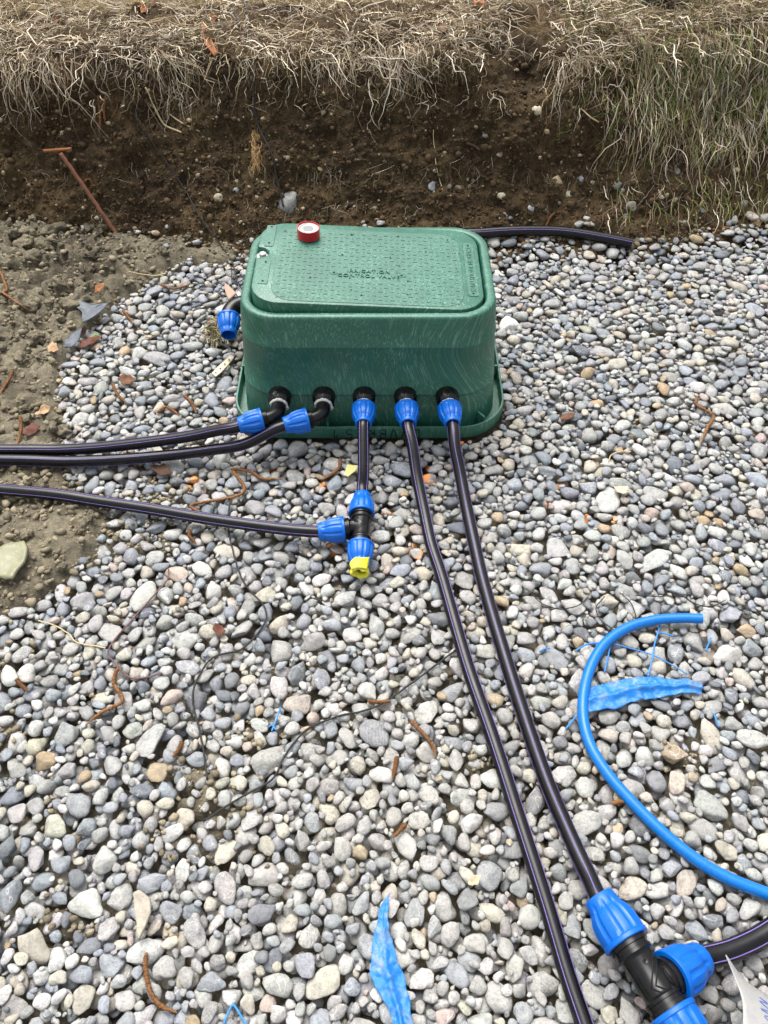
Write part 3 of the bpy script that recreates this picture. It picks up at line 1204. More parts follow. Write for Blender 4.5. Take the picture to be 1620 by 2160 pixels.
# right end: long mixed green and dry grass over the slope
qa = []
for s0, n_ in ((S_CREST + .06, 640), (S_CREST - .01, 480), (S_CREST - .07, 420), (S_CREST - .12, 360), (S_CREST - .17, 300), (S_CREST - .22, 240), (S_FOOT + .20, 170), (S_FOOT + .14, 90)):
    x0 = 1.02 if s0 > S_CREST - .08 else 1.10
    qa.append(hang(n_, x0, .24, s0, (.08, .24), 9, .36, (.004, .032)))
qa = np.concatenate(qa)
qa = qa[(qa[:, 0, 0] > .62 + .12 * rng.random(len(qa))) & (qa[:, 0, 0] < 1.9)]
qg = surf_blades(2300, (.55, 1.9), (S_CREST - .18, S_CREST + .5), (.04, .11), (rad(10), rad(80)), 9, (0, -1, 0), .3)
GRN = np.array([S(96, 112, 52), S(120, 128, 66), S(74, 92, 44), S(140, 138, 84)])


def mixgreen(n, f):
    c = strawcols(n, .62, 1.25)
    g = rng.random(n) < f
    c[g] = GRN[rng.integers(0, 4, g.sum())] * rng.uniform(.7, 1.3, (g.sum(), 1))
    return c


tag(ribbons('slope_grass', np.concatenate([qa, qg]), rng.uniform(.0010, .0028, len(qa) + len(qg)),
            np.concatenate([mixgreen(len(qa), .34), mixgreen(len(qg), .55)]), M_straw),
    'mixed green and straw grass hanging over the slope at the right end', 'grass', None, 'stuff')

# ------------------------------------------------------------------ valve box
H_BOX = 0.305
bc_ = np.array([BOXC[0], BOXC[1], 0.0])
box = thing('valve_box', 'green plastic irrigation valve box with a tilted lid standing on the gravel', 'valve box', bc_)


def loft(mb, rings, cap_last=False, cap_first=False):
    """rings: list of (w, d, r, z)"""
    G_ = np.stack([np.concatenate([rrect(w, d, r), np.full((len(rrect(w, d, r)), 1), z)], 1) for w, d, r, z in rings]) + bc_
    base = mb.n
    mb.grid(G_, closed=True)
    m_ = G_.shape[1]
    if cap_last:
        mb.f.append(tuple(base + (len(rings) - 1) * m_ + i for i in range(m_)))
    if cap_first:
        mb.f.append(tuple(base + i for i in range(m_))[::-1])
    return mb


def body_at(z):
    t = z / H_BOX
    return .612 + (.566 - .612) * t, .432 + (.370 - .432) * t, .098 + (.085 - .098) * t


rings = []
for z in (0.0, .05, .100):
    rings.append((*body_at(z), z))
for zc in (.107, .232):
    w, d, r = body_at(zc)
    rings += [(w, d, r, zc - .003), (w + .0022, d + .0022, r, zc - .0008), (w + .0022, d + .0022, r, zc + .0008), (w - .0006, d - .0006, r, zc + .003)]
for z in (.27, .285):
    rings.append((*body_at(z), z))
w, d, r = body_at(H_BOX)
rings += [(w + .001, d + .001, r, .291), (w, d, r, .297), (w - .003, d - .003, r - .001, .302), (w - .009, d - .009, r - .004, .305), (w - .034, d - .034, r - .015, .305),
          (w - .040, d - .040, r - .018, .303), (w - .044, d - .044, r - .02, .297), (w - .048, d - .048, r - .022, .24), (w - .09, d - .09, r - .03, .238), (w - .09, d - .09, r - .03, .06)]
mb = MB()
loft(mb, rings, cap_last=True)
mb.build('body', M_green, box, True, sharp=50)
# base flange with an upstanding lip
mb = MB()
loft(mb, [(.600, .42, .098, .001), (.650, .483, .112, .001), (.657, .490, .115, .006), (.657, .490, .115, .036), (.654, .487, .113, .039), (.647, .480, .110, .039),
          (.644, .477, .108, .036), (.642, .475, .108, .010), (.600, .42, .098, .010)])
flange = mb.build('base_flange', M_green, box, True, sharp=45)
for fx, side in ((-.155, 0), (-.098, 0), (.0, 0), (.098, 0), (.245, 1), (-.22, 2), (-.03, 3), (.08, 3), (-.03, 4), (.08, 4)):
    mb = MB()
    if side == 0:
        mb.box(bc_ + np.array([fx, -.2265, .030]), (.0045, .024, .040))
    elif side == 1:
        mb.box(bc_ + np.array([.262, -.203, .028]), (.0045, .036, .040), rad(38))
    elif side == 2:
        mb.box(bc_ + np.array([-.262, -.203, .028]), (.0045, .036, .040), rad(-38))
    elif side == 3:
        mb.box(bc_ + np.array([-.312, fx, .03]), (.022, .0045, .040))
    else:
        mb.box(bc_ + np.array([.312, fx, .03]), (.022, .0045, .040))
    mb.build('rib', M_green, flange, False)

# lid
LW, LD, LR, LT = .512, .318, .064, .050
TILT = rad(2.7)
lid_o = bc_ + np.array([0, 0, H_BOX + .0015])


def lidxf(V):
    V = np.asarray(V, float)
    x = V[:, 0] - LW / 2
    c, s = math.cos(TILT), math.sin(TILT)
    xx = x * c + V[:, 2] * s
    zz = -x * s + V[:, 2] * c
    return np.stack([xx + LW / 2, V[:, 1], zz + V[:, 1] * 0.012], 1) + lid_o


def outline_lid(ins=0.0):
    o_ = rrect(LW - 2 * ins, LD - 2 * ins, LR - ins, 10)
    # notch for the bolt on the short left side
    ny, nr = 0.030, 0.021 + ins
    keep = []
    done = False
    for p in o_:
        if p[0] < -LW / 2 + ins + 1e-6 and abs(p[1] - ny) < nr + .004:
            if not done:
                for a in np.linspace(90, -90, 15):
                    keep.append((-LW / 2 + ins + max(0, nr * 1.25 * math.cos(rad(a))), ny + nr * math.sin(rad(a))))
                done = True
            continue
        keep.append(tuple(p))
    return np.array(keep)


mb = MB()
lv = [(.004, -LT), (0, -LT + .004), (0, -.004), (.0012, -.0012), (.004, 0)]
outs = [outline_lid(i) for i, _ in lv]
mlen = min(len(o_) for o_ in outs)
Gl = np.stack([np.concatenate([o_[:mlen], np.full((mlen, 1), z)], 1) for o_, (_, z) in zip(outs, lv)])
mb.grid(Gl, closed=True)
mb.f.append(tuple((len(lv) - 1) * mlen + i for i in range(mlen)))
mb.f.append(tuple(range(mlen))[::-1])
lid = mb.build('lid', M_green, box, True, 'loose lid raised at its left end', lidxf, 35)


def plate(name, outl, z0, z1, parent, mat=M_green, ins=.0008):
    o_ = np.asarray(outl, float)
    c_ = o_.mean(0)
    e = np.abs(o_ - c_).max()
    i_ = c_ + (o_ - c_) * (1 - ins / e)
    m_ = len(o_)
    mb = MB()
    mb.grid(np.stack([np.concatenate([o_, np.full((m_, 1), z0)], 1), np.concatenate([o_, np.full((m_, 1), z1 - ins)], 1), np.concatenate([i_, np.full((m_, 1), z1)], 1)]), closed=True)
    mb.f.append(tuple(2 * m_ + i for i in range(m_)))
    return mb.build(name, mat, parent, True, None, lidxf, 30)


# raised tread panel: back, left and right borders show as a fine step
pan = rrect(.424, .287, .050, 8) + np.array([.000, -.0085])
pan[:, 1] = np.where(pan[:, 1] < -.10, pan[:, 1] * 1.0, pan[:, 1])
plate('tread_panel', pan, -.001, .0010, lid)
plate('edge_strip', rrect(.022, .090, .004, 3) + np.array([-.2325, .098]), -.001, .0014, lid)
plate('edge_strip', rrect(.022, .095, .004, 3) + np.array([-.2325, -.048]), -.001, .0014, lid)
plate('name_strip', rrect(.024, .212, .006, 3) + np.array([.2325, -.004]), -.001, .0014, lid)
for x_, y_ in ((-.2325, .135), (-.2325, .066), (-.2325, -.012), (-.2325, -.085), (.2325, .090), (.2325, -.100)):
    mb = MB()
    revolve(mb, (x_, y_, .0012), (0, 0, 1), [(0, .0026), (.0012, .0024), (.0016, .0001)], 10)
    mb.build('rivet', M_ink, lid, True, None, lidxf)
# recess with hex bolt
mb = MB()
revolve(mb, (-LW / 2 + .012, .030, -.012), (0, 0, 1), [(-.02, .018), (0, .018), (0, .0001)], 24)
mb.build('bolt_recess', M_green, lid, True, None, lidxf, 40)
mb = MB()
revolve(mb, (-LW / 2 + .012, .030, -.0118), (0, 0, 1), [(0, .0135), (.0014, .0135), (.0016, .0001)], 24)
mb.build('washer', M_steel, lid, True, None, lidxf, 40)
mb = MB()
revolve(mb, (-LW / 2 + .012, .030, -.0104), (0, 0, 1), [(0, .0088), (.0065, .0088), (.0078, .0072), (.0079, .0001)], 6)
mb.build('hex_bolt', M_steel, lid, False, None, lidxf)

# tread: alternating short bars, too many and too small to pick apart
mb = MB()
nx_, ny_ = 31, 18
for i in range(nx_):
    for j in range(ny_):
        x_, y_ = -.198 + i * .0132, -.138 + j * .0150
        if -.072 < x_ < .066 and -.066 < y_ < -.022:
            continue
        if (i + j) % 2:
            mb.box((x_, y_, .0012), (.0088, .0022, .0012))
        else:
            mb.box((x_, y_, .0012), (.0022, .0088, .0012))
tr = mb.build('tread', M_green, lid, False, None, lidxf)
tr['kind'] = 'stuff'


def textmesh(body, size, ext):
    cu = bpy.data.curves.new('lettering', 'FONT')
    cu.body = body
    cu.size = size
    cu.extrude = ext
    cu.align_x = 'CENTER'
    cu.align_y = 'CENTER'
    cu.space_character = 1.12
    cu.resolution_u = 3
    ob = bpy.data.objects.new('lettering', cu)
    COL.objects.link(ob)
    bpy.context.view_layer.update()
    me = bpy.data.meshes.new_from_object(ob.evaluated_get(bpy.context.evaluated_depsgraph_get()))
    V = np.array([v.co[:] for v in me.vertices])
    F = [tuple(p.vertices) for p in me.polygons]
    bpy.data.objects.remove(ob)
    bpy.data.meshes.remove(me)
    return V, F


for body_, y_ in (('IRRIGATION', -.034), ('CONTROL VALVE', -.052)):
    V, F = textmesh(body_, .0160, .0011)
    V = V * np.array([1.0, 1.0, 1]) + np.array([0.0, y_, .0021])
    mkobj('lettering', lidxf(V), F, M_green, lid, False)
V, F = textmesh('CARSON INDUSTRIES', .0165, .0008)
V = np.stack([V[:, 1], -V[:, 0], V[:, 2]], 1) + np.array([.2325, -.006, .0017])
mkobj('lettering', lidxf(V), F, M_green, lid, False)
for x_ in (-.078, .074):                      # little cupped emblems each side of the words
    mb = MB()
    aa = np.linspace(rad(200), rad(340), 14)
    tube(mb, np.stack([x_ + .0095 * np.cos(aa), -.040 + .0085 * np.sin(aa), aa * 0 + .0012], 1), .0009, 6)
    revolve(mb, (x_, -.041, .0016), (0, 0, 1), [(0, .003), (.0014, .0028), (.0016, .0001)], 10)
    mb.build('emblem', M_green, lid, True, None, lidxf)
mb = MB()                                     # specks of dirt lying on the lid
for k in range(26):
    x_, y_ = rng.uniform(-.21, .21), rng.uniform(-.145, .13)
    q = rng.uniform(.0008, .0018)
    mb.add(CL1[k % 10] * np.array([q * 1.5, q, q * .6]) + np.array([x_, y_, .0022]), I1[1])
sp = mb.build('dirt_specks', M_soil, lid, True, None, lidxf)
sp['kind'] = 'stuff'

# marker writing on the flange lip, upside down as in the photo
yl = BOXC[1] - .245 - .0005
STROKES = {'D': [[(0, 0), (0, 1), (.45, .9), (.62, .5), (.45, .1), (0, 0)]], 'V': [[(0, 1), (.32, 0), (.62, 1)]],
           'B': [[(0, 0), (0, 1), (.45, .9), (.45, .6), (0, .52), (.55, .38), (.5, .06), (0, 0)]], 'R': [[(0, 0), (0, 1), (.5, .85), (.4, .55), (0, .5), (.55, 0)]],
           '-': [[(0.05, .45), (.5, .45)]], '5': [[(.55, 1), (.08, 1), (.05, .55), (.45, .6), (.55, .3), (.35, .02), (0, .05)]], '1': [[(.05, .7), (.35, 1), (.35, 0)]]}
mb = MB()
xpos = project((0, yl, .02))
x_ = P(862, 905, .02)[0]
x_ = BOXC[0] + .118
for ch in 'DVVBR-51':
    for st in STROKES[ch]:
        pp = np.array([(x_ - u * .0235, yl, .033 - v * .027) for u, v in st])
        tube(mb, spline(pp, 5 * len(pp)), .0013, 5)
    x_ -= .0265 if ch != '5' else .033
mb.build('marker_writing', M_ink, box, True)


# ------------------------------------------------------------------ fittings
def nut_mod(a, t):
    w = np.clip((t - .0055) / .002, 0, 1) * np.clip((.048 - t) / .004, 0, 1)
    s_ = np.tanh(5 * (np.cos(10 * a) + .62))
    return w * (-.0011 + .0011 * s_)


NUT = [(.0, .0225), (0, .0272), (.001, .0282), (.005, .0282), (.0062, .0272), (.0072, .0274), (.013, .0274), (.021, .0271), (.027, .0263), (.032, .0250), (.0365, .0230), (.039, .0216),
       (.0405, .0206), (.044, .0200), (.0485, .0196), (.050, .0192), (.0545, .0187), (.0555, .0180), (.0555, .0143), (.042, .0140)]
NL = .0555


def nut(parent, o_, d_, open_end=False, scale=1.0):
    mb = MB()
    pr = [(t * scale, r * scale) for t, r in NUT]
    if open_end:
        pr = pr[:-2] + [(NL * scale, .0165 * scale), (.02 * scale, .0150 * scale), (.02 * scale, .0001)]
    revolve(mb, o_, d_, pr, 80, lambda a, t: nut_mod(a, t / scale) * scale)
    return mb.build('nut', M_blue, parent, True, None, None, 38)


def bell_mod(a, t):
    w = ((t > .008) & (t < .021)) * 1.0
    return w * .0009 * np.tanh(6 * np.cos(9 * a))


BELL = [(-.012, .0262), (0, .0270), (.002, .0268), (.007, .0256), (.008, .0258), (.010, .0260), (.020, .0252), (.021, .0240), (.026, .0222), (.030, .0196), (.0315, .0172), (.044, .0168)]
OUT_X = [P(x, 838, .105) for x in (590, 683, 768, 855, 943)]
wall_y = BOXC[1] - body_at(.10)[1] / 2
FITL = ['black elbow with blue nut at the far left outlet of the box front', 'black elbow with blue nut at the second outlet from the left',
        'straight black and blue coupling at the middle outlet above the tee', 'straight black and blue coupling at the fourth outlet from the left',
        'straight black and blue coupling at the far right outlet of the box front']
ends = []
for k in range(5):
    x_ = OUT_X[k][0]
    o_ = np.array([x_, wall_y + .001, .103])
    straight = k >= 2
    f = thing('pipe_coupling' if straight else 'elbow_fitting', FITL[k], 'pipe fitting', o_, 'blue-nutted fittings on the box front')
    d_ = np.array([(.00, .0, .0, .05, .08)[k], -1.0, .0])
    d_ /= np.linalg.norm(d_)
    mb = MB()
    revolve(mb, o_, d_, BELL, 54, bell_mod)
    if straight:
        revolve(mb, o_ + d_ * .036, d_, [(0, .0165), (.014, .0225), (.02, .0225)], 32)
    mb.build('socket', M_black, f, True, None, None, 40)
    mb = MB()                                  # white sealing tape wound on the thread, slightly ragged
    revolve(mb, o_ + d_ * .0305, d_, [(0, .0170), (.0005, .0202), (.004, .0206), (.0065, .0196), (.007, .0165)], 40, lambda a, t: .0006 * np.sin(5 * a + 2) + .0005 * np.sin(11 * a))
    if not straight:
        q = o_ + d_ * .035 + np.array([.019, -.002, -.004])
        mb.add(I2[0] * np.array([.004, .003, .006]) * (1 + .3 * vnoise(I2[0] * 2, 3))[:, None] + q, I2[1])
    mb.build('thread_tape', M_white, f, True)
    if straight:
        no = o_ + d_ * .042
        nut(f, no, d_)
        ends.append((no + d_ * .050, d_))
    else:
        a0 = o_ + d_ * .034
        d2 = np.array([-.95, -.30, -.03])
        d2 /= np.linalg.norm(d2)
        c0 = a0 + d_ * .036
        path = np.concatenate([[a0], [(1 - t) ** 2 * (a0 + d_ * .006) + 2 * t * (1 - t) * c0 + t * t * (c0 + d2 * .030) for t in np.linspace(0, 1, 14)], [c0 + d2 * .044]])
        mb = MB()
        tube(mb, path, .0170, 28)
        e0 = c0 + d2 * .024
        rib_ = []
        for q in range(5):
            rib_ += [(q * .004, .0205), (q * .004 + .001, .0222), (q * .004 + .0022, .0222), (q * .004 + .003, .0205)]
        revolve(mb, e0, d2, [(-.001, .016)] + rib_ + [(.024, .02)], 36)
        mb.build('elbow_tube', M_black, f, True, None, None, 40)
        no = c0 + d2 * .034
        nut(f, no, d2)
        ends.append((no + d2 * .050, d2))

# open elbow on the left wall
o_ = np.array([BOXC[0] - body_at(.12)[0] / 2 + .002, 1.700, .115])
f = thing('elbow_fitting', 'elbow with an open blue nut and no pipe on the left side of the box', 'pipe fitting', o_)
d_ = np.array([-1.0, 0, 0])
mb = MB()
revolve(mb, o_, d_, [(-.01, .026), (0, .026), (.012, .025), (.02, .019)], 30)
path = np.array([o_ + d_ * .01, o_ + d_ * .03, *[o_ + d_ * .036 + np.array([-.034 * math.sin(a), -.034 * (1 - math.cos(a)), -.008 * a]) for a in np.linspace(.1, rad(90), 8)],
                 o_ + d_ * .036 + np.array([-.034, -.052, -.014])])
tube(mb, path, .0215, 26)
mb.build('elbow_tube', M_black, f, True, None, None, 40)
nut(f, path[-2] + np.array([0, -.004, 0]), np.array([.08, -1, -.28]), True, 1.05)


def cumtop(path):
    return hsample(HD, path[:, 0], path[:, 1])


def pipe(name, label, pts, r, roll, n=110, mat=M_pipe, stripes=4, cat='pipe', rest=True, group=None, hollow=False):
    path = spline(pts, n)
    if rest:
        hz_ = hsample(HP, path[:, 0], path[:, 1]) + r - .002
        w_ = np.clip((.05 - path[:, 2]) / .02, 0, 1)
        path[:, 2] += w_ * np.maximum(hz_ - path[:, 2], 0)
        for _ in range(12):
            path[1:-1, 2] = (path[:-2, 2] + path[1:-1, 2] * 2 + path[2:, 2]) / 4
    f = thing(name, label, cat, path[0], group)
    mb = MB()
    tube(mb, path, r, 22, not hollow)
    if hollow:
        T_ = (path[-1] - path[-2]) / np.linalg.norm(path[-1] - path[-2])
        revolve(mb, path[-1], T_, [(0, r), (.0006, r - .001), (.0006, r * .78), (-.05, r * .76), (-.05, .0001)], 22)
    body_ = mb.build('tube', mat, f, True, None, None, 40)
    T, N, Bn = frames(path)
    for q in range(stripes):
        a = roll + q * 2 * math.pi / stripes
        rows = []
        for da in (-.065, -.04, .04, .065):
            rr = r + (.00045 if abs(da) < .05 else -.0002)
            rows.append(path + rr * (math.cos(a + da) * N + math.sin(a + da) * Bn))
        mb = MB()
        mb.grid(np.stack(rows, 1))
        mb.build('stripe', M_purple, body_, True)
    return path


PR = .0130
# two pipes leaving to the left
e, d_ = ends[0]
pipe('water_pipe', 'black pipe with purple stripes leaving left, the upper of the close pair', [e - d_ * .02, e, e + d_ * .02, P(445, 911, .082), P(370, 925, .062), P(222, 943, .036), P(110, 950, .024), P(0, 954, .022), P(-180, 957, .02), P(-420, 958, .02)], PR, .9, rest=True)
e, d_ = ends[1]
pipe('water_pipe', 'black pipe with purple stripes leaving left, the lower of the close pair', [e - d_ * .02, e, e + d_ * .02, P(518, 937, .064), P(445, 949, .046), P(370, 959, .032), P(222, 971, .022), P(0, 977, .018), P(-180, 980, .018), P(-420, 982, .018)], PR, -.35, rest=True)

# middle outlet down to the first tee
TZ = .036
e, d_ = ends[2]
t1_top = P(764, 1044, TZ + .002)
t1_bot = P(759, 1196, TZ - .002)
ax = (t1_bot - t1_top)
AXL = np.linalg.norm(ax)
ax /= AXL
pipe('water_pipe', 'short black pipe joining the middle box outlet to the nearer tee', [e - d_ * .02, e, e + d_ * .015, P(767, 990, .060), t1_top - ax * .02, t1_top + ax * .03], PR, .75, 40, rest=False)


def tee(label, top, bot, bdir, hub_t, sc=1.0, br=None):
    """top and bot: outer ends of the two run nuts; bdir: branch direction"""
    a_ = bot - top
    L_ = np.linalg.norm(a_)
    a_ = a_ / L_
    f = thing('tee_fitting', label, 'pipe fitting', (top + bot) / 2, 'black tee fittings with blue nuts')
    hub = top + a_ * (L_ * hub_t)
    bdir = bdir / np.linalg.norm(bdir)
    mb = MB()
    r_ = .0192 * sc
    nl = NL * sc
    q0 = [(-.018, .020), (-.001, .0215), (-.0005, .0235), (.005, .0235), (.0055, .0212), (.010, .0212), (.0105, .0225), (.014, .0225), (.016, .0200), (.019, .0192)]
    run = L_ - 2 * nl
    pr = [(nl + t * sc, r * sc) for t, r in q0] + [(nl + run - t * sc, r * sc) for t, r in q0[::-1]]
    revolve(mb, top, a_, pr, 44)
    br = br or .035 * sc
    revolve(mb, hub, bdir, [(0, .017 * sc), (.012 * sc, .0185 * sc), (br - .013 * sc, .0190 * sc), (br - .010 * sc, .0215 * sc), (br - .0095 * sc, .0240 * sc), (br - .006 * sc, .0240 * sc),
                            (br - .0055 * sc, .0228 * sc), (br - .002 * sc, .0228 * sc), (br - .0015 * sc, .0215 * sc), (br + .01 * sc, .0215 * sc)], 44)
    upv = np.array([0, 0, 1.0])
    cr_ = np.cross(upv, a_)
    sgn = 1 if cr_ @ bdir > 0 else -1
    for q, ln in ((0, .030), (.006, .023)):       # raised chevron lines at the crotch
        pp = []
        for t in np.linspace(-1, 1, 25):
            th = (-(.011 - q) * (1 - abs(t)) + abs(t) * .016) / .0192
            pp.append(hub + a_ * (t * ln * sc) + upv * (r_ + .0002) * math.cos(th) + cr_ * sgn * (r_ + .0002) * math.sin(th))
        tube(mb, np.array(pp), .0010 * sc, 6)
    revolve(mb, hub - a_ * .024 * sc + upv * (r_ - .001), upv, [(0, .0035 * sc), (.0018, .0035 * sc), (.0019, .002 * sc), (.001, .0001)], 14)
    revolve(mb, hub + bdir * .018 * sc + upv * (.0178 * sc), upv, [(0, .0045 * sc), (.0018, .0045 * sc), (.0019, .003 * sc), (.001, .0001)], 14)
    mb.build('tee_body', M_black, f, True, None, None, 40)
    nut(f, top + a_ * nl, -a_, False, sc)
    nut(f, bot - a_ * nl, a_, False, sc)
    nut(f, hub + bdir * br, bdir, False, sc)
    return f, hub + bdir * (br + nl), bdir, a_


bd1 = P(700, 1128, TZ) - P(768, 1121, TZ)
_, be1, bd1, a1 = tee('black tee with three blue nuts lying in front of the box', t1_top, t1_bot, bd1, .47)
pipe('water_pipe', 'black pipe curving from the left nut of the nearer tee to the left edge',
     [be1 - bd1 * .035, be1 - bd1 * .005, P(600, 1116, .034), P(450, 1096, .03), P(300, 1071, .026), P(150, 1050, .024), P(0, 1035, .024), P(-200, 1018, .024), P(-450, 1000, .024)], PR, 1.9, rest=True)

# torn yellow film stuffed in the open lower nut of that tee
a_, o_ = a1, t1_bot
u_ = np.cross(a_, [0, 0, 1.0])
u_ /= np.linalg.norm(u_)
w_ = np.cross(u_, a_)
th = np.linspace(0, 2 * math.pi, 40, endpoint=False)
rows = []
for t, rr in ((-.02, .0145), (-.002, .0155), (.002, .0175), (.008, .0190), (.014, .0195), (.020, .0190), (.021, .0165), (.012, .0140), (.004, .0125)):
    rr, t = rr * .88, t * .8 if t > 0 else t
    jag = (.0018 * np.sin(3 * th + 1) + .0012 * np.sin(7 * th)) * (t > .0)
    r_ = rr * (1 + .10 * np.sin(2 * th + t * 90) + .06 * np.sin(5 * th + 2))
    rows.append(o_ + (t + jag)[:, None] * a_ + r_[:, None] * (np.cos(th)[:, None] * u_ + np.sin(th)[:, None] * w_))
mb = MB()
mb.grid(np.stack(rows), closed=True)
# a flap folded back over the nut
fl = []
for i, v_ in enumerate(np.linspace(0, 1, 8)):
    fl.append([o_ + a_ * (.016 - v_ * (.022 - .008 * s_ + .003 * math.sin(s_ * 4))) + (.020 + .008 * v_ * (1 - .3 * v_)) * (math.cos(s_) * w_ + math.sin(s_) * u_) for s_ in np.linspace(-.85, .9, 12)])
fl = np.array(fl)
mb.grid(fl)
yl_o = mb.build('yellow_film_plug', M_yellow, None, True)
tag(yl_o, 'torn yellow plastic film plugging the open end of the tee', 'plastic film')
sm = yl_o.modifiers.new('thick', 'SOLIDIFY')
sm.thickness = .0008

# fourth outlet: pipe runs down the picture and out at the bottom
e, d_ = ends[3]
pipe('water_pipe', 'long black striped pipe from the fourth outlet running out at the bottom edge',
     [e - d_ * .02, e, e + d_ * .02, P(871, 945, .086), P(879, 1002, .058), P(894, 1076, .034), P(910, 1150, .022), P(934, 1224, .018), P(985, 1400, .018), P(1040, 1560, .016), P(1092, 1720, .016), P(1150, 1900, .016), P(1195, 2050, .016), P(1232, 2160, .016), P(1290, 2330, .016)],
     PR, .62, 150)
# fifth outlet: to the far tee
t2_top, t2_mid = P(1262, 1892, .046), P(1394, 2100, .060)
a2 = t2_mid - t2_top
a2 /= np.linalg.norm(a2)
L2 = .232
t2_bot = t2_top + a2 * L2
e, d_ = ends[4]
pipe('water_pipe', 'long black striped pipe from the rightmost outlet to the large tee',
     [e - d_ * .02, e, e + d_ * .02, P(960, 945, .086), P(971, 1002, .058), P(985, 1076, .034), P(1001, 1150, .022), P(1018, 1224, .018), P(1048, 1330, .018), P(1095, 1480, .018), P(1150, 1640, .018), P(1205, 1770, .022), P(1240, 1846, .03), t2_top, t2_top + a2 * .03],
     PR, .15, 140)
hub2 = t2_top + a2 * (L2 * .56)
zc = min(np.linspace(-.01, .06, 71), key=lambda z: abs(np.linalg.norm(P(1478, 2023, z) - hub2) - (.030 + NL * 1.25)))
bd2 = P(1478, 2023, zc) - hub2
_, be2, bd2, _ = tee('black tee with three blue nuts at the bottom right corner', t2_top, t2_bot, bd2, .56, 1.25, .030)
pipe('water_pipe', 'black striped pipe curving from the large tee to the right edge', [be2 - bd2 * .035, be2, P(1545, 2004, .022), P(1620, 1966, .022), P(1720, 1890, .028), P(1900, 1760, .026)], .0160, .8, 50)
pipe('water_pipe', 'black pipe stub below the large tee', [t2_bot - a2 * .03, t2_bot + a2 * .03, t2_bot + a2 * .15, t2_bot + a2 * .35], PR, .7, 30, rest=False)
# loose black pipe at the foot of the bank
pipe('water_pipe', 'black pipe end with a cut tip lying at the foot of the bank', [P(860, 508, .045), P(960, 494, .045), P(1010, 492, .046), P(1090, 487, .048), P(1180, 488, .046), P(1260, 499, .040), P(1332, 513, .032)], .0155, .8, 60, stripes=3, rest=True, hollow=True)
# blue hose
pipe('blue_hose', 'bright blue hose curling on the gravel at the right', [P(1481, 1305, .026), P(1430, 1304, .022), P(1375, 1309, .018), P(1320, 1326, .015), P(1272, 1362, .014), P(1241, 1420, .013), P(1229, 1490, .013), P(1240, 1560, .013), P(1278, 1628, .013),
     P(1340, 1700, .013), P(1420, 1776, .013), P(1510, 1840, .013), P(1625, 1888, .013), P(1760, 1925, .013), P(1950, 1950, .013)], .0098, 0, 120, M_hose, 0, 'hose')

# ------------------------------------------------------------------ thread seal tape roll on the lid
lp = lidxf(np.array([[-.143, .100, .0034]]))[0]
roll = thing('tape_roll', 'small red roll of white thread seal tape on the green lid', 'tape roll', lp)
nrm = np.array([math.sin(TILT), -.012, 1.0])
mb = MB()
revolve(mb, lp, nrm, [(0, .0235), (0, .0262), (.001, .0267), (.0015, .0262), (.020, .0262), (.0208, .0266), (.022, .0264), (.0222, .0250), (.0185, .0246), (.0183, .0240)], 56)
mb.build('shell', M_red, roll, True, None, None, 40)
mb = MB()
revolve(mb, lp, nrm, [(.0186, .0248), (.0188, .0245), (.0190, .0135), (.0182, .0125), (.0178, .0118)], 48)
face = mb.build('face', M_white, roll, True, None, None, 40)
mb = MB()
revolve(mb, lp, nrm, [(.010, .0122), (.0181, .0122), (.0186, .0118), (.0184, .0001)], 36)
mb.build('hub', M_grey, roll, True, None, None, 40)
mb = MB()                                     # small print round the face
T0 = lp + nrm * .0192
for a in list(np.arange(110, 200, 9)) + [20, 45, 250, 300]:
    c_, s_ = math.cos(rad(a)), math.sin(rad(a))
    mb.box(T0 + np.array([.0195 * c_, .0195 * s_, -.0195 * c_ * math.sin(TILT)]), (.0026, .0010, .0003), rad(a + 70))
mb.build('print', M_ink, face, False)

# ------------------------------------------------------------------ litter
def drape_path(px_pts, n, lift, bank_first=False, amp=0.0):
    pts = []
    for q in px_pts:
        g = P(q[0], q[1], 0)
        yb = np.interp(g[0], *FOOT)
        if g[1] > yb - .01:
            pts.append(on_bank(q[0], q[1], lift))
        else:
            for _ in range(3):
                g = P(q[0], q[1], float(drape(g[0], g[1])) + lift)
            pts.append(g)
    path = spline(pts, n)
    low = path[:, 1] < np.interp(path[:, 0], *FOOT) - .02
    path[low, 2] = drape(path[low, 0], path[low, 1]) + lift
    for _ in range(2):
        path[1:-1, 2] = (path[:-2, 2] + 2 * path[1:-1, 2] + path[2:, 2]) / 4
    if amp:
        path = path + amp * np.stack([vnoise(path * 60 + k * 9, 5 + k) for k in range(3)], 1) * np.array([1, 1, .4])
    return path


def catkin(px_pts, label, r=.0033, col=(140, 100, 66), group='fallen brown catkins'):
    n = max(18, int(len(px_pts) * 14))
    path = drape_path(px_pts, n, r * .9)
    path = spline(path, n * 3)
    k = 9
    th_ = np.arange(k)
    rr = r * np.interp(np.linspace(0, 1, len(path)), [0, .06, .8, 1], [.45, 1, .9, .3])[:, None] * (1 + .48 * (2 * rng.random((len(path), k)) - 1) + .12 * np.sin(np.arange(len(path)) * 1.9)[:, None])
    mb = MB()
    tube(mb, path, rr, k)
    o = mb.build('catkin', M_catkin, None, True)
    c = np.array(S(*col)) * rng.uniform(.75, 1.2, (len(o.data.vertices), 1))
    setcol(o, c)
    return tag(o, label, 'catkin', group)


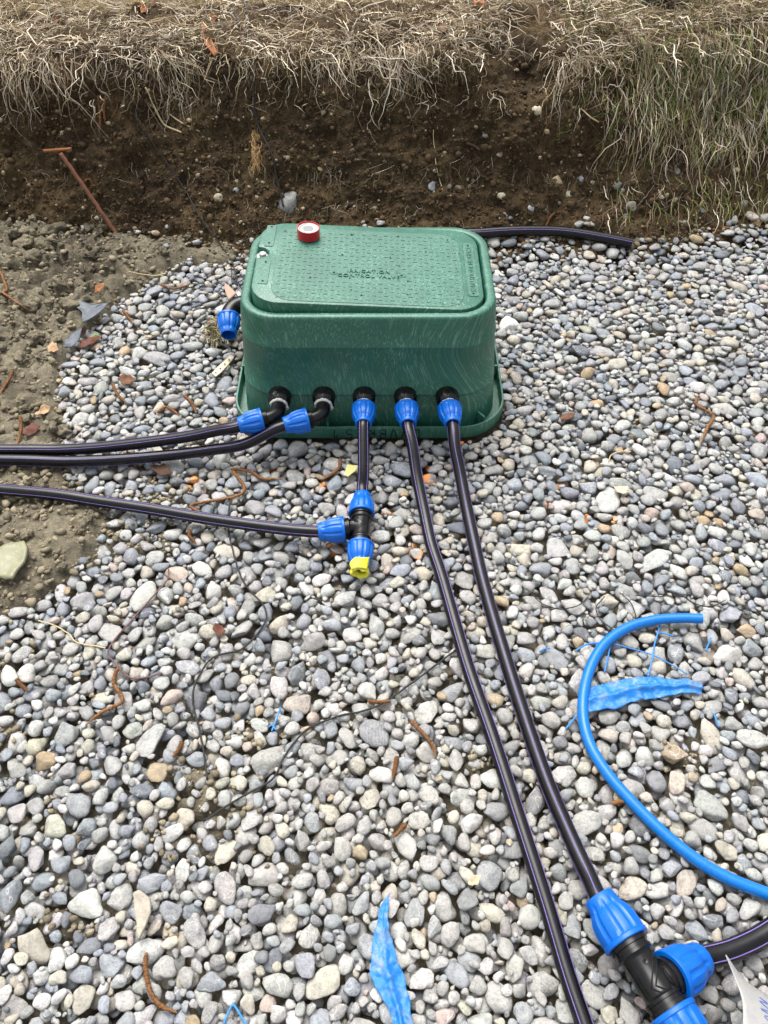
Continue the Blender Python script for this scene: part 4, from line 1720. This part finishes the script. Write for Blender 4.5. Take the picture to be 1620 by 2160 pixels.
CAT = [([(250, 1405), (240, 1440), (258, 1478), (215, 1502), (180, 1530)], 'looped brown catkin on the gravel, left of the black string'),
       ([(309, 2009), (307, 2044), (316, 2089), (338, 2120), (373, 2136)], 'long curved brown catkin near the bottom edge'),
       ([(865, 1520), (890, 1545), (912, 1572), (919, 1596)], 'thick brown catkin left of the long pipes'),
       ([(838, 1595), (833, 1620), (828, 1642)], 'short upright brown catkin below the thick one'),
       ([(857, 1737), (843, 1752), (828, 1767)], 'short slanting brown catkin above the blue film strip'),
       ([(1471, 837), (1470, 854), (1504, 877), (1491, 904), (1479, 934)], 'zigzag brown catkin on the gravel right of the box'),
       ([(487, 989), (528, 995), (554, 1010), (595, 1011)], 'brown catkin lying below the pipe pair, pointing right'),
       ([(717, 967), (716, 985), (700, 1000), (680, 1012)], 'thin bent brown catkin beside the yellow shard'),
       ([(489, 992), (515, 1028), (500, 1046), (444, 1057), (402, 1067), (431, 1085)], 'long angled brown catkin between the left-going pipes'),
       ([(400, 1117), (400, 1131), (413, 1146)], 'short brown catkin just below the tee pipe'),
       ([(0, 572), (11, 598), (7, 618), (40, 640), (68, 656)], 'angled orange-brown catkin on the clay at the left edge'),
       ([(28, 781), (15, 805), (0, 830)], 'short brown catkin on clay at the left edge, above the pipes'),
       ([(259, 655), (270, 668), (280, 683)], 'short orange catkin beside the grey fabric scrap'),
       ([(237, 809), (248, 832), (265, 848)], 'thin brown catkin right of the curled brown leaf'),
       ([(387, 833), (404, 850), (415, 872)], 'bent brown catkin on the gravel left of the box flange'),
       ([(331, 870), (352, 859), (378, 876)], 'arched brown catkin above the pipe pair'),
       ([(337, 600), (367, 609), (404, 598)], 'brown catkin at the upper edge of the gravel left of the box'),
       ([(43, 878), (44, 905), (37, 935)], 'dark red-brown catkin on clay just above the pipe pair'),
       ([(33, 1433), (44, 1444), (58, 1458)], 'small rust-coloured catkin near the left edge'),
       ([(384, 1564), (378, 1580), (364, 1597)], 'small rust-coloured catkin right beside the dirt patch'),
       ([(1153, 246), (1158, 252), (1150, 270), (1145, 287)], 'rust-coloured catkin hanging on the bank right of the notch'),
       ([(208, 200), (210, 240), (209, 276)], 'leftmost of the rusty catkins hanging from the bank'),
       ([(222, 200), (219, 232), (222, 262)], 'middle of the rusty catkins hanging from the bank'),
       ([(244, 205), (247, 225), (236, 250)], 'rightmost of the rusty catkins hanging from the bank'),
       ([(178, 385), (190, 378), (203, 408), (208, 420)], 'hooked rusty catkin beside the iron rod'),
       ([(1172, 449), (1158, 460), (1150, 482)], 'curled catkin at the bank foot above the pipe tip'),
       ([(1500, 484), (1530, 482), (1562, 488)], 'brown catkin at the bank foot near the right edge'),
       ([(1042, 521), (1062, 512), (1075, 520)], 'small brown catkin under the loose pipe behind the box'),
       ([(1290, 1695), (1325, 1690), (1350, 1702)], 'brown catkin below the blue hose bend'),
       ([(775, 1478), (800, 1481), (825, 1478)], 'pale tan catkin near the centre of the gravel')]
for pts_, lb in CAT:
    catkin(pts_, lb)


def sheet(name, eA, eB, mat, label, cat, n=40, m=12, lift=.003, thick=.0006, crumple=.003, zfun=None, group=None):
    """flat film between two pixel edge lines, draped on the ground"""
    A_ = drape_path(eA, n, lift)
    B_ = drape_path(eB, n, lift)
    if crumple > .0015:
        A_ = A_ + .0035 * np.stack([fbm(A_ * 45 + 3 * k_, 3, 90 + k_) for k_ in range(3)], 1)
        B_ = B_ + .0035 * np.stack([fbm(B_ * 45 + 3 * k_, 3, 95 + k_) for k_ in range(3)], 1)
    t = np.linspace(0, 1, m)[None, :, None]
    Gd = A_[:, None] * (1 - t) + B_[:, None] * t
    low = Gd[..., 1] < 2.0
    hz_ = hsample(HD, Gd[..., 0], Gd[..., 1]) + lift
    Gd[..., 2] = np.where(low, hz_ * .3 + .7 * (np.percentile(hz_, 72)), Gd[..., 2])
    Gd[..., 2] += crumple * fbm(np.stack([Gd[..., 0] * 40, Gd[..., 1] * 40, Gd[..., 0] * 0], -1), 3, 77) + .35 * crumple * fbm(np.stack([Gd[..., 0] * 150, Gd[..., 1] * 150, Gd[..., 0] * 0], -1), 2, 79)
    if zfun is not None:
        u_ = np.linspace(0, 1, n)[:, None] + 0 * t[0, :, 0][None]
        v2 = t[0, :, 0][None] + 0 * u_
        Gd[..., 2] += zfun(u_, v2)
    mb = MB()
    mb.grid(Gd)
    o = mb.build(name, mat, None, True)
    sm_ = o.modifiers.new('thick', 'SOLIDIFY')
    sm_.thickness = thick
    return tag(o, label, cat, group)


Z7 = lambda L_: [(1100 + x / 3.115, 1250 + y / 3.115) for x, y in L_]
ZB = lambda L_: [(600 + x / 3.24, 1500 + y / 3.24) for x, y in L_]
sheet('plastic_film', Z7([(400, 640), (620, 575), (830, 555), (1040, 575), (1185, 598)]), Z7([(415, 795), (560, 770), (800, 712), (1000, 672), (1185, 662)]), M_btape,
      'wrinkled blue film strip lying inside the blue hose curl', 'plastic film', 90, 20, .004, .0008, .0038, lambda u, v: .007 * np.exp(-((v - .5) / .12) ** 2))
sheet('plastic_film', ZB([(705, 1245), (645, 1400), (608, 1600), (592, 1830), (700, 2000), (738, 2160), (745, 2300)]), ZB([(720, 1245), (712, 1450), (738, 1600), (792, 1750), (845, 1950), (895, 2160), (920, 2300)]), M_btape,
      'twisted blue film strip running out at the bottom edge', 'plastic film', 90, 20, .004, .0008, .0036, lambda u, v: .010 * np.exp(-((v - (.75 - .4 * u)) / .10) ** 2) * u)


def twine(px_pts, name, label, mat, r, cat, n=40, lift=.002, amp=.001, flat=False):
    path = drape_path(px_pts, n, lift, amp=amp)
    mb = MB()
    tube(mb, path, r, 6)
    if flat:
        pass
    o = mb.build(name, mat, None, True)
    return tag(o, label, cat)


M_btw = plastic('blue_twine', S(34, 128, 205), 0.5, 0.25, S(150, 175, 195), 150)
BT = [([(350, 385), (430, 340), (505, 330)], 'blue twine end left of the hose curl'), ([(585, 345), (565, 440), (545, 525)], 'short upright blue twine just inside the hose curl'),
      ([(590, 335), (720, 368), (860, 410), (980, 470), (1090, 535)], 'longest blue twine slanting across the hose curl'), ([(910, 215), (880, 330), (860, 420), (830, 555)], 'blue twine running from the hose down to the film strip'),
      ([(900, 260), (950, 272), (1000, 285)], 'short blue twine branching right below the hose tip'), ([(1245, 295), (1230, 335), (1210, 385)], 'short blue twine right of the hose tip'),
      ([(1262, 790), (1280, 840), (1300, 885)], 'short blue twine right of the blue film strip'), ([(290, 900), (330, 845), (375, 790)], 'frayed blue twine left of the film strip, under the hose'),
      ([(120, 385), (150, 370), (188, 366)], 'tiny blue twine bit between long pipe and hose')]
for k, (pts_, lb) in enumerate(BT):
    twine(Z7(pts_), 'blue_twine', lb, M_btw, .0016 if k != 2 else .0012, 'twine', 26)
twine([(591, 1491), (584, 1515), (573, 1542)], 'blue_twine', 'blue twine bit beside the black string at mid left', M_btw, .0016, 'twine', 20)
twine([(566, 1534), (574, 1530), (582, 1540)], 'blue_twine', 'tiny crosswise blue twine at mid left', M_btw, .0014, 'twine', 14)
twine([(472, 2162), (480, 2140), (491, 2120), (504, 2136), (520, 2162)], 'blue_twine', 'folded blue twine peeking up at the bottom edge', M_btw, .0017, 'twine', 30)

Z8 = lambda L_: [(x / 2.25, 1200 + y / 2.25) for x, y in L_]
twine([(490, 1045), (482, 1080), (482, 1120), (496, 1180)] + Z8([(1130, 0), (1160, 70), (1255, 180), (1250, 270), (1150, 380), (1000, 430), (935, 530), (915, 640), (950, 780), (985, 1000)]),
      'black_string', 'black string winding down the gravel from the pipes at left', M_string, .0019, 'string', 160)
twine(Z8([(970, 1195), (1150, 1080), (1290, 1000), (1350, 890)]) + [(640, 1545), (700, 1515), (790, 1492), (870, 1440), (930, 1395), (985, 1350)],
      'black_string', 'black string rising from the dirt patch to the long pipes', M_string, .0018, 'string', 130)
twine(Z7([(60, 0), (140, 75), (250, 108), (370, 85), (440, 30)]), 'black_string', 'sagging black string between the long pipe and the hose', M_string, .0011, 'string', 50)
twine(Z7([(650, 0), (720, 70), (745, 130), (755, 190)]), 'black_string', 'short black string dropping behind the hose top', M_string, .0011, 'string', 30)
twine(Z7([(545, 25), (490, 100), (530, 190), (610, 245)]), 'black_string', 'hooked black string left of the hose top', M_string, .0011, 'string', 40)
twine(Z7([(750, 20), (900, 25), (1040, 20), (1130, 70), (1240, 90), (1340, 50)]), 'black_string', 'wavy black string above the hose tip', M_string, .0010, 'string', 60)
M_prp = plastic('purple_brown_stalk', S(104, 72, 72), 0.6, 0.2, S(150, 130, 120), 150)
twine(Z8([(800, 0), (790, 60), (700, 160), (620, 250), (515, 385), (540, 440), (630, 520), (770, 495)]), 'dry_stalk', 'purplish bent dry stalk on the gravel at left', M_prp, .0016, 'stalk', 80)
M_pale = plastic('pale_stalk', S(196, 178, 138), 0.7, 0.2, S(150, 130, 100), 150)
twine(Z8([(180, 245), (260, 270), (330, 310), (370, 350), (500, 375)]), 'dry_stalk', 'thin pale straw lying on the gravel at the left', M_pale, .0013, 'stalk', 40)
twine([(270, 567), (310, 570), (350, 577)], 'dry_stalk', 'pale straight twig at the gravel edge left of the box', M_pale, .0020, 'stalk', 20)
twine([(1283, 973), (1290, 960), (1310, 952), (1330, 953)], 'dry_stalk', 'white curled rootlet on the gravel right of the box', M_pale, .0014, 'stalk', 20)
# cables and stalks on the bank
Z1 = lambda L_: [(x / 2, y / 2) for x, y in L_]
twine(Z1([(970, 2), (990, 90), (1040, 180), (1075, 300), (1100, 520), (1140, 650), (1180, 770), (1190, 885)]), 'black_cable', 'black cable running down the bank to the round stone', M_string, .0028, 'cable', 80, .014)
twine(Z1([(1022, 2), (1035, 90), (1045, 180), (1070, 260)]), 'black_cable', 'second black cable at the top edge, meeting the first', M_string, .0024, 'cable', 30, .018)
twine(Z1([(585, 440), (570, 490), (590, 540), (650, 620), (760, 780), (850, 930), (960, 1090)]) + [(497, 578), (500, 596), (512, 612)], 'black_cable', 'thin black cable slanting down the bank to the box corner', M_string, .0021, 'cable', 90, .011)
coil = [(509, 568), (496, 578), (492, 590), (500, 596), (514, 589), (508, 584), (497, 592), (505, 604), (514, 606)]
twine(coil, 'black_cable', 'small loop of thin black cable at the left back corner of the box', M_string, .0013, 'cable', 70, .006)
twine([(488, 560), (489, 590), (490, 612), (503, 628), (508, 650)], 'black_cable', 'thin black wire dropping to the open elbow', M_string, .0013, 'cable', 40, .006)
M_twig = plastic('brown_twig', S(78, 56, 42), 0.8, 0.4, S(120, 96, 70), 150, 0.4)
twine(Z1([(555, 150), (600, 240), (640, 310), (680, 420), (700, 512)]), 'dry_twig', 'dark thin twig leaning down the bank below the turf', M_twig, .0032, 'twig', 40, .012)
twine(Z1([(610, 370), (650, 450), (690, 525), (770, 560)]), 'dry_twig', 'tan twig elbowing out of the bank at left', M_pale, .0026, 'twig', 30, .006)
twine([(845, 230), (870, 245), (910, 270)], 'dry_twig', 'dark root crossing the bank above the box', M_twig, .0036, 'twig', 24, .003)
twine([(982, 300), (998, 307), (1013, 316)], 'dry_twig', 'stubby brown twig on the bank above the box', M_twig, .0045, 'twig', 16, .003)
twine(Z1([(720, 485), (770, 520), (840, 555)]), 'dry_twig', 'pale root stub on the bank, left of centre', M_pale, .0021, 'twig', 20, .004)
twine([(1225, 225), (1255, 250), (1280, 272)], 'dry_twig', 'straight pale stalk on the bank right of the notch', M_pale, .0022, 'twig', 16, .012)
twine([(915, 272), (916, 300), (921, 350), (928, 378), (938, 415)], 'dry_twig', 'long thin pale root down the bank above the lid', M_pale, .0014, 'twig', 40, .003)
twine([(1330, 265), (1325, 330), (1310, 365), (1292, 392)], 'dry_twig', 'curved pale root down the bank at right', M_pale, .0014, 'twig', 40, .004)
mb = MB()
tube(mb, np.linspace(on_bank(127, 322, .0) - ray(127, 322) * .055, on_bank(254, 506, -.01), 30) + .0008 * rng.normal(size=(30, 3)), .0060, 9)
tag(mb.build('iron_rod', M_rust, None, True), 'rusty iron rod stuck slantwise in the bank at left', 'rod')
twine([(100, 328), (150, 304)], 'bark_stick', 'short brown stick lying across the top of the iron rod', plastic('stick', S(150, 98, 58), 0.85, 0.4, S(96, 60, 36), 120, 0.5), .0048, 'stick', 20, .036)

# leaves, shards and scraps: outline rings shrunk to a centre
LC = {'b': (108, 76, 55), 'r': (96, 60, 48), 'o': (150, 98, 62), 't': (170, 140, 108), 'd': (74, 52, 42), 'g': (120, 150, 40), 'p': (196, 178, 150)}


def scrap(name, px_outline, mat, label, cat, lift=.004, curl=.006, thick=.0006, col=None, group=None, nsub=3, seed=1):
    pts = np.array([drape_path([q, (q[0] + .5, q[1])], 2, lift)[0] for q in px_outline])
    m_ = len(pts)
    ring = np.concatenate([pts[i] + (pts[(i + 1) % m_] - pts[i]) * np.linspace(0, 1, nsub + 1)[:-1, None] for i in range(m_)])
    c_ = ring.mean(0)
    zz = np.percentile(ring[:, 2], 70)
    if c_[1] < 2.0:
        ring[:, 2] = ring[:, 2] * .35 + zz * .65
    c_ = ring.mean(0)
    rows = []
    for k in (1.0, .8, .55, .3, .08):
        q = c_ + (ring - c_) * k
        q = q + np.array([0, 0, 1.0]) * (curl * (k * k) * np.abs(vnoise(ring * 30 + seed * 3.3, seed)) + curl * .5 * vnoise(q * 70 + seed, seed + 2))[:, None]
        rows.append(q)
    mb = MB()
    mb.grid(np.stack(rows), closed=True)
    mb.f.append(tuple(4 * len(ring) + i for i in range(len(ring))))
    o = mb.build(name, mat, None, True)
    if col is not None:
        setcol(o, np.array(S(*col)) * rng.uniform(.85, 1.15, (len(o.data.vertices), 1)))
    sm_ = o.modifiers.new('thick', 'SOLIDIFY')
    sm_.thickness = thick
    return tag(o, label, cat, group)


def leaf(px_, py_, L_, W_, ang, colk, label, seed):
    q = []
    for t, w in ((-1, 0), (-.7, .55), (-.35, .9), (.05, 1), (.45, .75), (.8, .35), (1.1, 0), (.8, -.3), (.45, -.8), (.05, -1), (-.35, -.85), (-.7, -.5)):
        w = w * (1 + .25 * math.sin(seed * 5 + t * 9))
        c_, s_ = math.cos(rad(ang)), math.sin(rad(ang))
        q.append((px_ + (t * L_ * c_ - w * W_ * s_), py_ + (t * L_ * s_ + w * W_ * c_)))
    return scrap('dry_leaf' if colk != 'g' else 'green_leaf', q, M_leaf, label, 'leaf', .004, .012, .0005, LC[colk], 'fallen leaves' if colk != 'g' else None, 2, seed)


LV = [(267, 802, 18, 10, 5, 'b', 'crumpled brown leaf on the gravel left of the box'), (462, 1329, 15, 12, 60, 'r', 'small reddish brown leaf right of the bent stalk'),
      (341, 993, 24, 13, 15, 'd', 'dark brown leaf under the lower pipe of the pair'), (205, 607, 17, 8, -35, 'o', 'curled orange-brown leaf above the grey fabric'),
      (190, 722, 27, 8, -25, 'r', 'long reddish leaf beside the grey fabric scrap'), (112, 735, 13, 11, 20, 't', 'pale tan leaf at the gravel edge'),
      (65, 908, 20, 10, -30, 'r', 'crumpled red-brown leaf above the pipe pair at left'), (90, 868, 18, 7, -18, 't', 'flat tan leaf on the clay'), (202, 712, 12, 4, -10, 'g', 'small bright green leaf on the reddish leaf'),
      (1196, 878, 17, 8, -20, 'b', 'small brown leaf on the gravel right of the box'), (302, 22, 14, 9, 60, 'o', 'orange leaf on the turf at top left'), (330, 10, 12, 8, 10, 'b', 'brown leaf beside the orange one on the turf'),
      (120, 46, 15, 7, 10, 'b', 'brown leaf in the turf near the top left corner'), (450, 42, 10, 9, 80, 'o', 'small orange leaf in the turf left of the cables'), (935, 66, 9, 13, 70, 'b', 'brown leaf in the turf above the box'),
      (1010, 10, 13, 10, 40, 'o', 'orange-brown leaf at the top edge right of centre'), (1185, 52, 12, 7, 20, 'r', 'brown leaf at the head of the notch'), (1470, 60, 11, 9, 30, 'b', 'brown leaf in green turf at right'),
      (1597, 470, 14, 8, -20, 't', 'tan leaf on the gravel edge at far right'), (735, 853, 0, 0, 0, 'b', ''), (175, 700, 10, 12, 50, 'd', 'dark leaf tucked under the grey fabric'), (1310, 1035, 18, 9, 25, 'p', 'pale dry leaf on the gravel right of the long pipes'),
      (1000, 1858, 16, 10, -40, 'p', 'pale curled leaf left of the long pipe, near the bottom')]
for k, (x_, y_, L_, W_, a_, ck, lb) in enumerate(LV):
    if lb:
        leaf(x_, y_, L_, W_, a_, ck, lb, k + 1)
scrap('fabric_scrap', [(162, 628), (176, 634), (204, 640), (234, 650), (224, 664), (208, 676), (178, 690), (171, 672), (172, 656), (160, 644)], M_fabric, 'larger grey fabric scrap at the left gravel edge', 'fabric', .012, .006, .0015)
scrap('fabric_scrap', [(174, 689), (173, 705), (170, 718), (158, 730), (148, 736), (130, 731), (138, 716), (150, 700)], M_fabric, 'smaller grey fabric scrap below the larger one', 'fabric', .010, .006, .0015, seed=4)
scrap('foam_scrap', [(-14, 1166), (20, 1152), (55, 1146), (62, 1160), (60, 1178), (46, 1208), (33, 1231), (10, 1226), (-14, 1222)], M_foam, 'pale yellow-green foam scrap on the clay at the left edge', 'foam', .006, .008, .006, seed=6)
scrap('plastic_shard', [(733, 980), (757, 984), (751, 996), (735, 1007), (725, 1002)], M_yshard, 'small yellow shard left of the short pipe', 'shard', .006, .003, .0015, seed=7)
scrap('pottery_shard', [(474, 600), (484, 606), (499, 620), (487, 632), (482, 634), (475, 616)], plastic('terracotta', S(176, 148, 130), .85, .3), 'flat pinkish stone shard by the left back of the box', 'shard', .008, .002, .004, seed=8)
scrap('bark_piece', [(283, 1884), (296, 1878), (318, 1895), (320, 1925), (308, 1955), (296, 1985), (290, 1960), (284, 1925)], plastic('pale_bark', S(172, 165, 150), .85, .5, S(128, 116, 98), 90, .6), 'long pale bark-like flake near the lower left', 'bark', .010, .006, .005, seed=9)
scrap('board', [(1330, -22), (1420, -26), (1442, 4), (1425, 20), (1380, 14), (1345, 4)], plastic('weathered_board', S(172, 168, 158), .85, .5, S(96, 90, 78), 70, .5), 'weathered pale board lying on the turf at the top edge', 'board', .030, .003, .012, seed=10)
scrap('bark_piece', [(423, 62), (432, 58), (452, 92), (460, 118), (454, 122), (438, 96)], plastic('orange_bark', S(166, 104, 62), .85, .4), 'orange bark strip on the turf edge left of the cables', 'bark', .012, .004, .004, seed=11)
sheet('perforated_strip', [(447, 786), (468, 766), (486, 748)], [(455, 794), (477, 774), (495, 752)], M_cream, 'cream perforated plastic strip left of the box', 'plastic strip', 24, 8, .008, .002, .001)
mb = MB()
ps = [drape_path([(455 + k * 9.5, 786 - k * 9.0), (456 + k * 9.5, 786 - k * 9)], 2, .0105)[0] for k in range(4)]
per = bpy.data.objects['perforated_strip']
for q in ps:
    mb.add(I1[0] * np.array([.0032, .0018, .0012]) + q, I1[1])
mb.build('slots', M_ink, per, True)
sheet('plastic_film', [(570, 2165), (570, 2160)], [(571, 2165), (571, 2160)], M_btape, 'x', 'plastic film', 4, 3)
bpy.data.objects.remove(bpy.data.objects['plastic_film.002'])

# white paper tag curling up at the bottom right corner
pa = [P(1530, 2015, .060), P(1548, 2060, .075), P(1565, 2110, .085), P(1566, 2175, .09), P(1558, 2260, .09)]
pb = [P(1531, 2014, .060), P(1572, 2068, .050), P(1640, 2115, .040), P(1720, 2175, .035), P(1760, 2260, .03)]
A_, B_ = spline(pa, 30), spline(pb, 30)
t = np.linspace(0, 1, 12)[None, :, None]
Gd = A_[:, None] * (1 - t) + B_[:, None] * t
Gd[..., 2] += .010 * np.sin(t[..., 0] * 3.1) * np.linspace(0, 1, 30)[:, None]
mb = MB()
mb.grid(Gd)
pt = mb.build('paper_tag', M_paper, None, True)
tag(pt, 'white paper tag with faint blue writing at the bottom right corner', 'paper tag')
pt.modifiers.new('thick', 'SOLIDIFY').thickness = .0006
mb = MB()
sc_ = [(8, 6), (10, 7), (9, 5), (12, 6), (11, 4), (14, 6), (13, 4), (16, 5), (15, 3), (18, 4)]
q = np.array([Gd[i + 4, j] for i, j in sc_])
nn = np.cross(Gd[12, 8] - Gd[12, 3], Gd[16, 5] - Gd[8, 5])
nn /= np.linalg.norm(nn)
nn = nn if nn[2] > 0 else -nn
tube(mb, spline(q + nn * .0012, 50), .0007, 5)
mb.build('pen_scribble', plastic('pen_blue', S(96, 120, 180), .6, 0), pt, True)

# clump of dry turf beside the open elbow
cp0 = P(466, 688, .03)
n = 420
az = rng.uniform(0, 6.283, n)
rr = np.sqrt(rng.random(n)) * .048
p0 = np.stack([cp0[0] + rr * np.cos(az) * .9, cp0[1] + rr * np.sin(az) * 1.2, .020 + .026 * (1 - (rr / .05) ** 2)], 1)
a2_ = rng.uniform(0, 6.283, n)
t = np.linspace(-.5, .5, 6)[None, :, None]
dr = np.stack([np.cos(a2_), np.sin(a2_), rng.normal(0, .35, n)], 1)
L_ = rng.uniform(.02, .05, n)
q = p0[:, None] + dr[:, None] * t * L_[:, None, None] + np.array([0, 0, -.035]) * (t ** 2)
cl = ribbons('dry_grass_clump', q, rng.uniform(.0012, .0024, n), mixgreen(n, .25) * .9, M_straw, taper=False)
tag(cl, 'clump of matted dry grass beside the open elbow', 'grass clump')
mb = MB()
mb.add(CL3[2] * np.array([.042, .050, .026]) + cp0 + np.array([0, 0, -.014]), I4[1])
mb.build('soil', M_soil, cl, True)
# fibrous root bundle hanging on the bank
c0 = on_bank(541, 278, .01)
c1 = on_bank(537, 372, .012)
n = 90
t = np.linspace(0, 1, 8)[None, :, None]
of0, of1 = rng.normal(0, .005, (n, 3)), rng.normal(0, .010, (n, 3))
st = rng.uniform(0, .5, n)[:, None, None]
en = rng.uniform(.5, 1.05, n)[:, None, None]
u_ = st + (en - st) * t
q = c0 + (c1 - c0) * u_ + of0[:, None] * (1 - t) + of1[:, None] * t + .004 * rng.normal(size=(n, 8, 3))
rb = ribbons('root_bundle', q, rng.uniform(.0012, .0026, n), np.array(S(190, 156, 108))[None] * rng.uniform(.6, 1.1, (n, 1)), M_straw)
tag(rb, 'bundle of tan fibrous roots hanging on the bank above the box', 'roots')
# old stake in the notch
mb = MB()
p0, p1 = on_bank(1058, 200, .0), on_bank(1075, 75, .0)
tube(mb, np.linspace(p0, p1, 8), .012, 8)
tag(mb.build('wooden_stake', plastic('dark_wood', S(84, 72, 54), .9, .4, S(60, 48, 34), 90, .6), None, True, None, None, 50), 'dark weathered stake half sunk in the turf notch', 'stake')
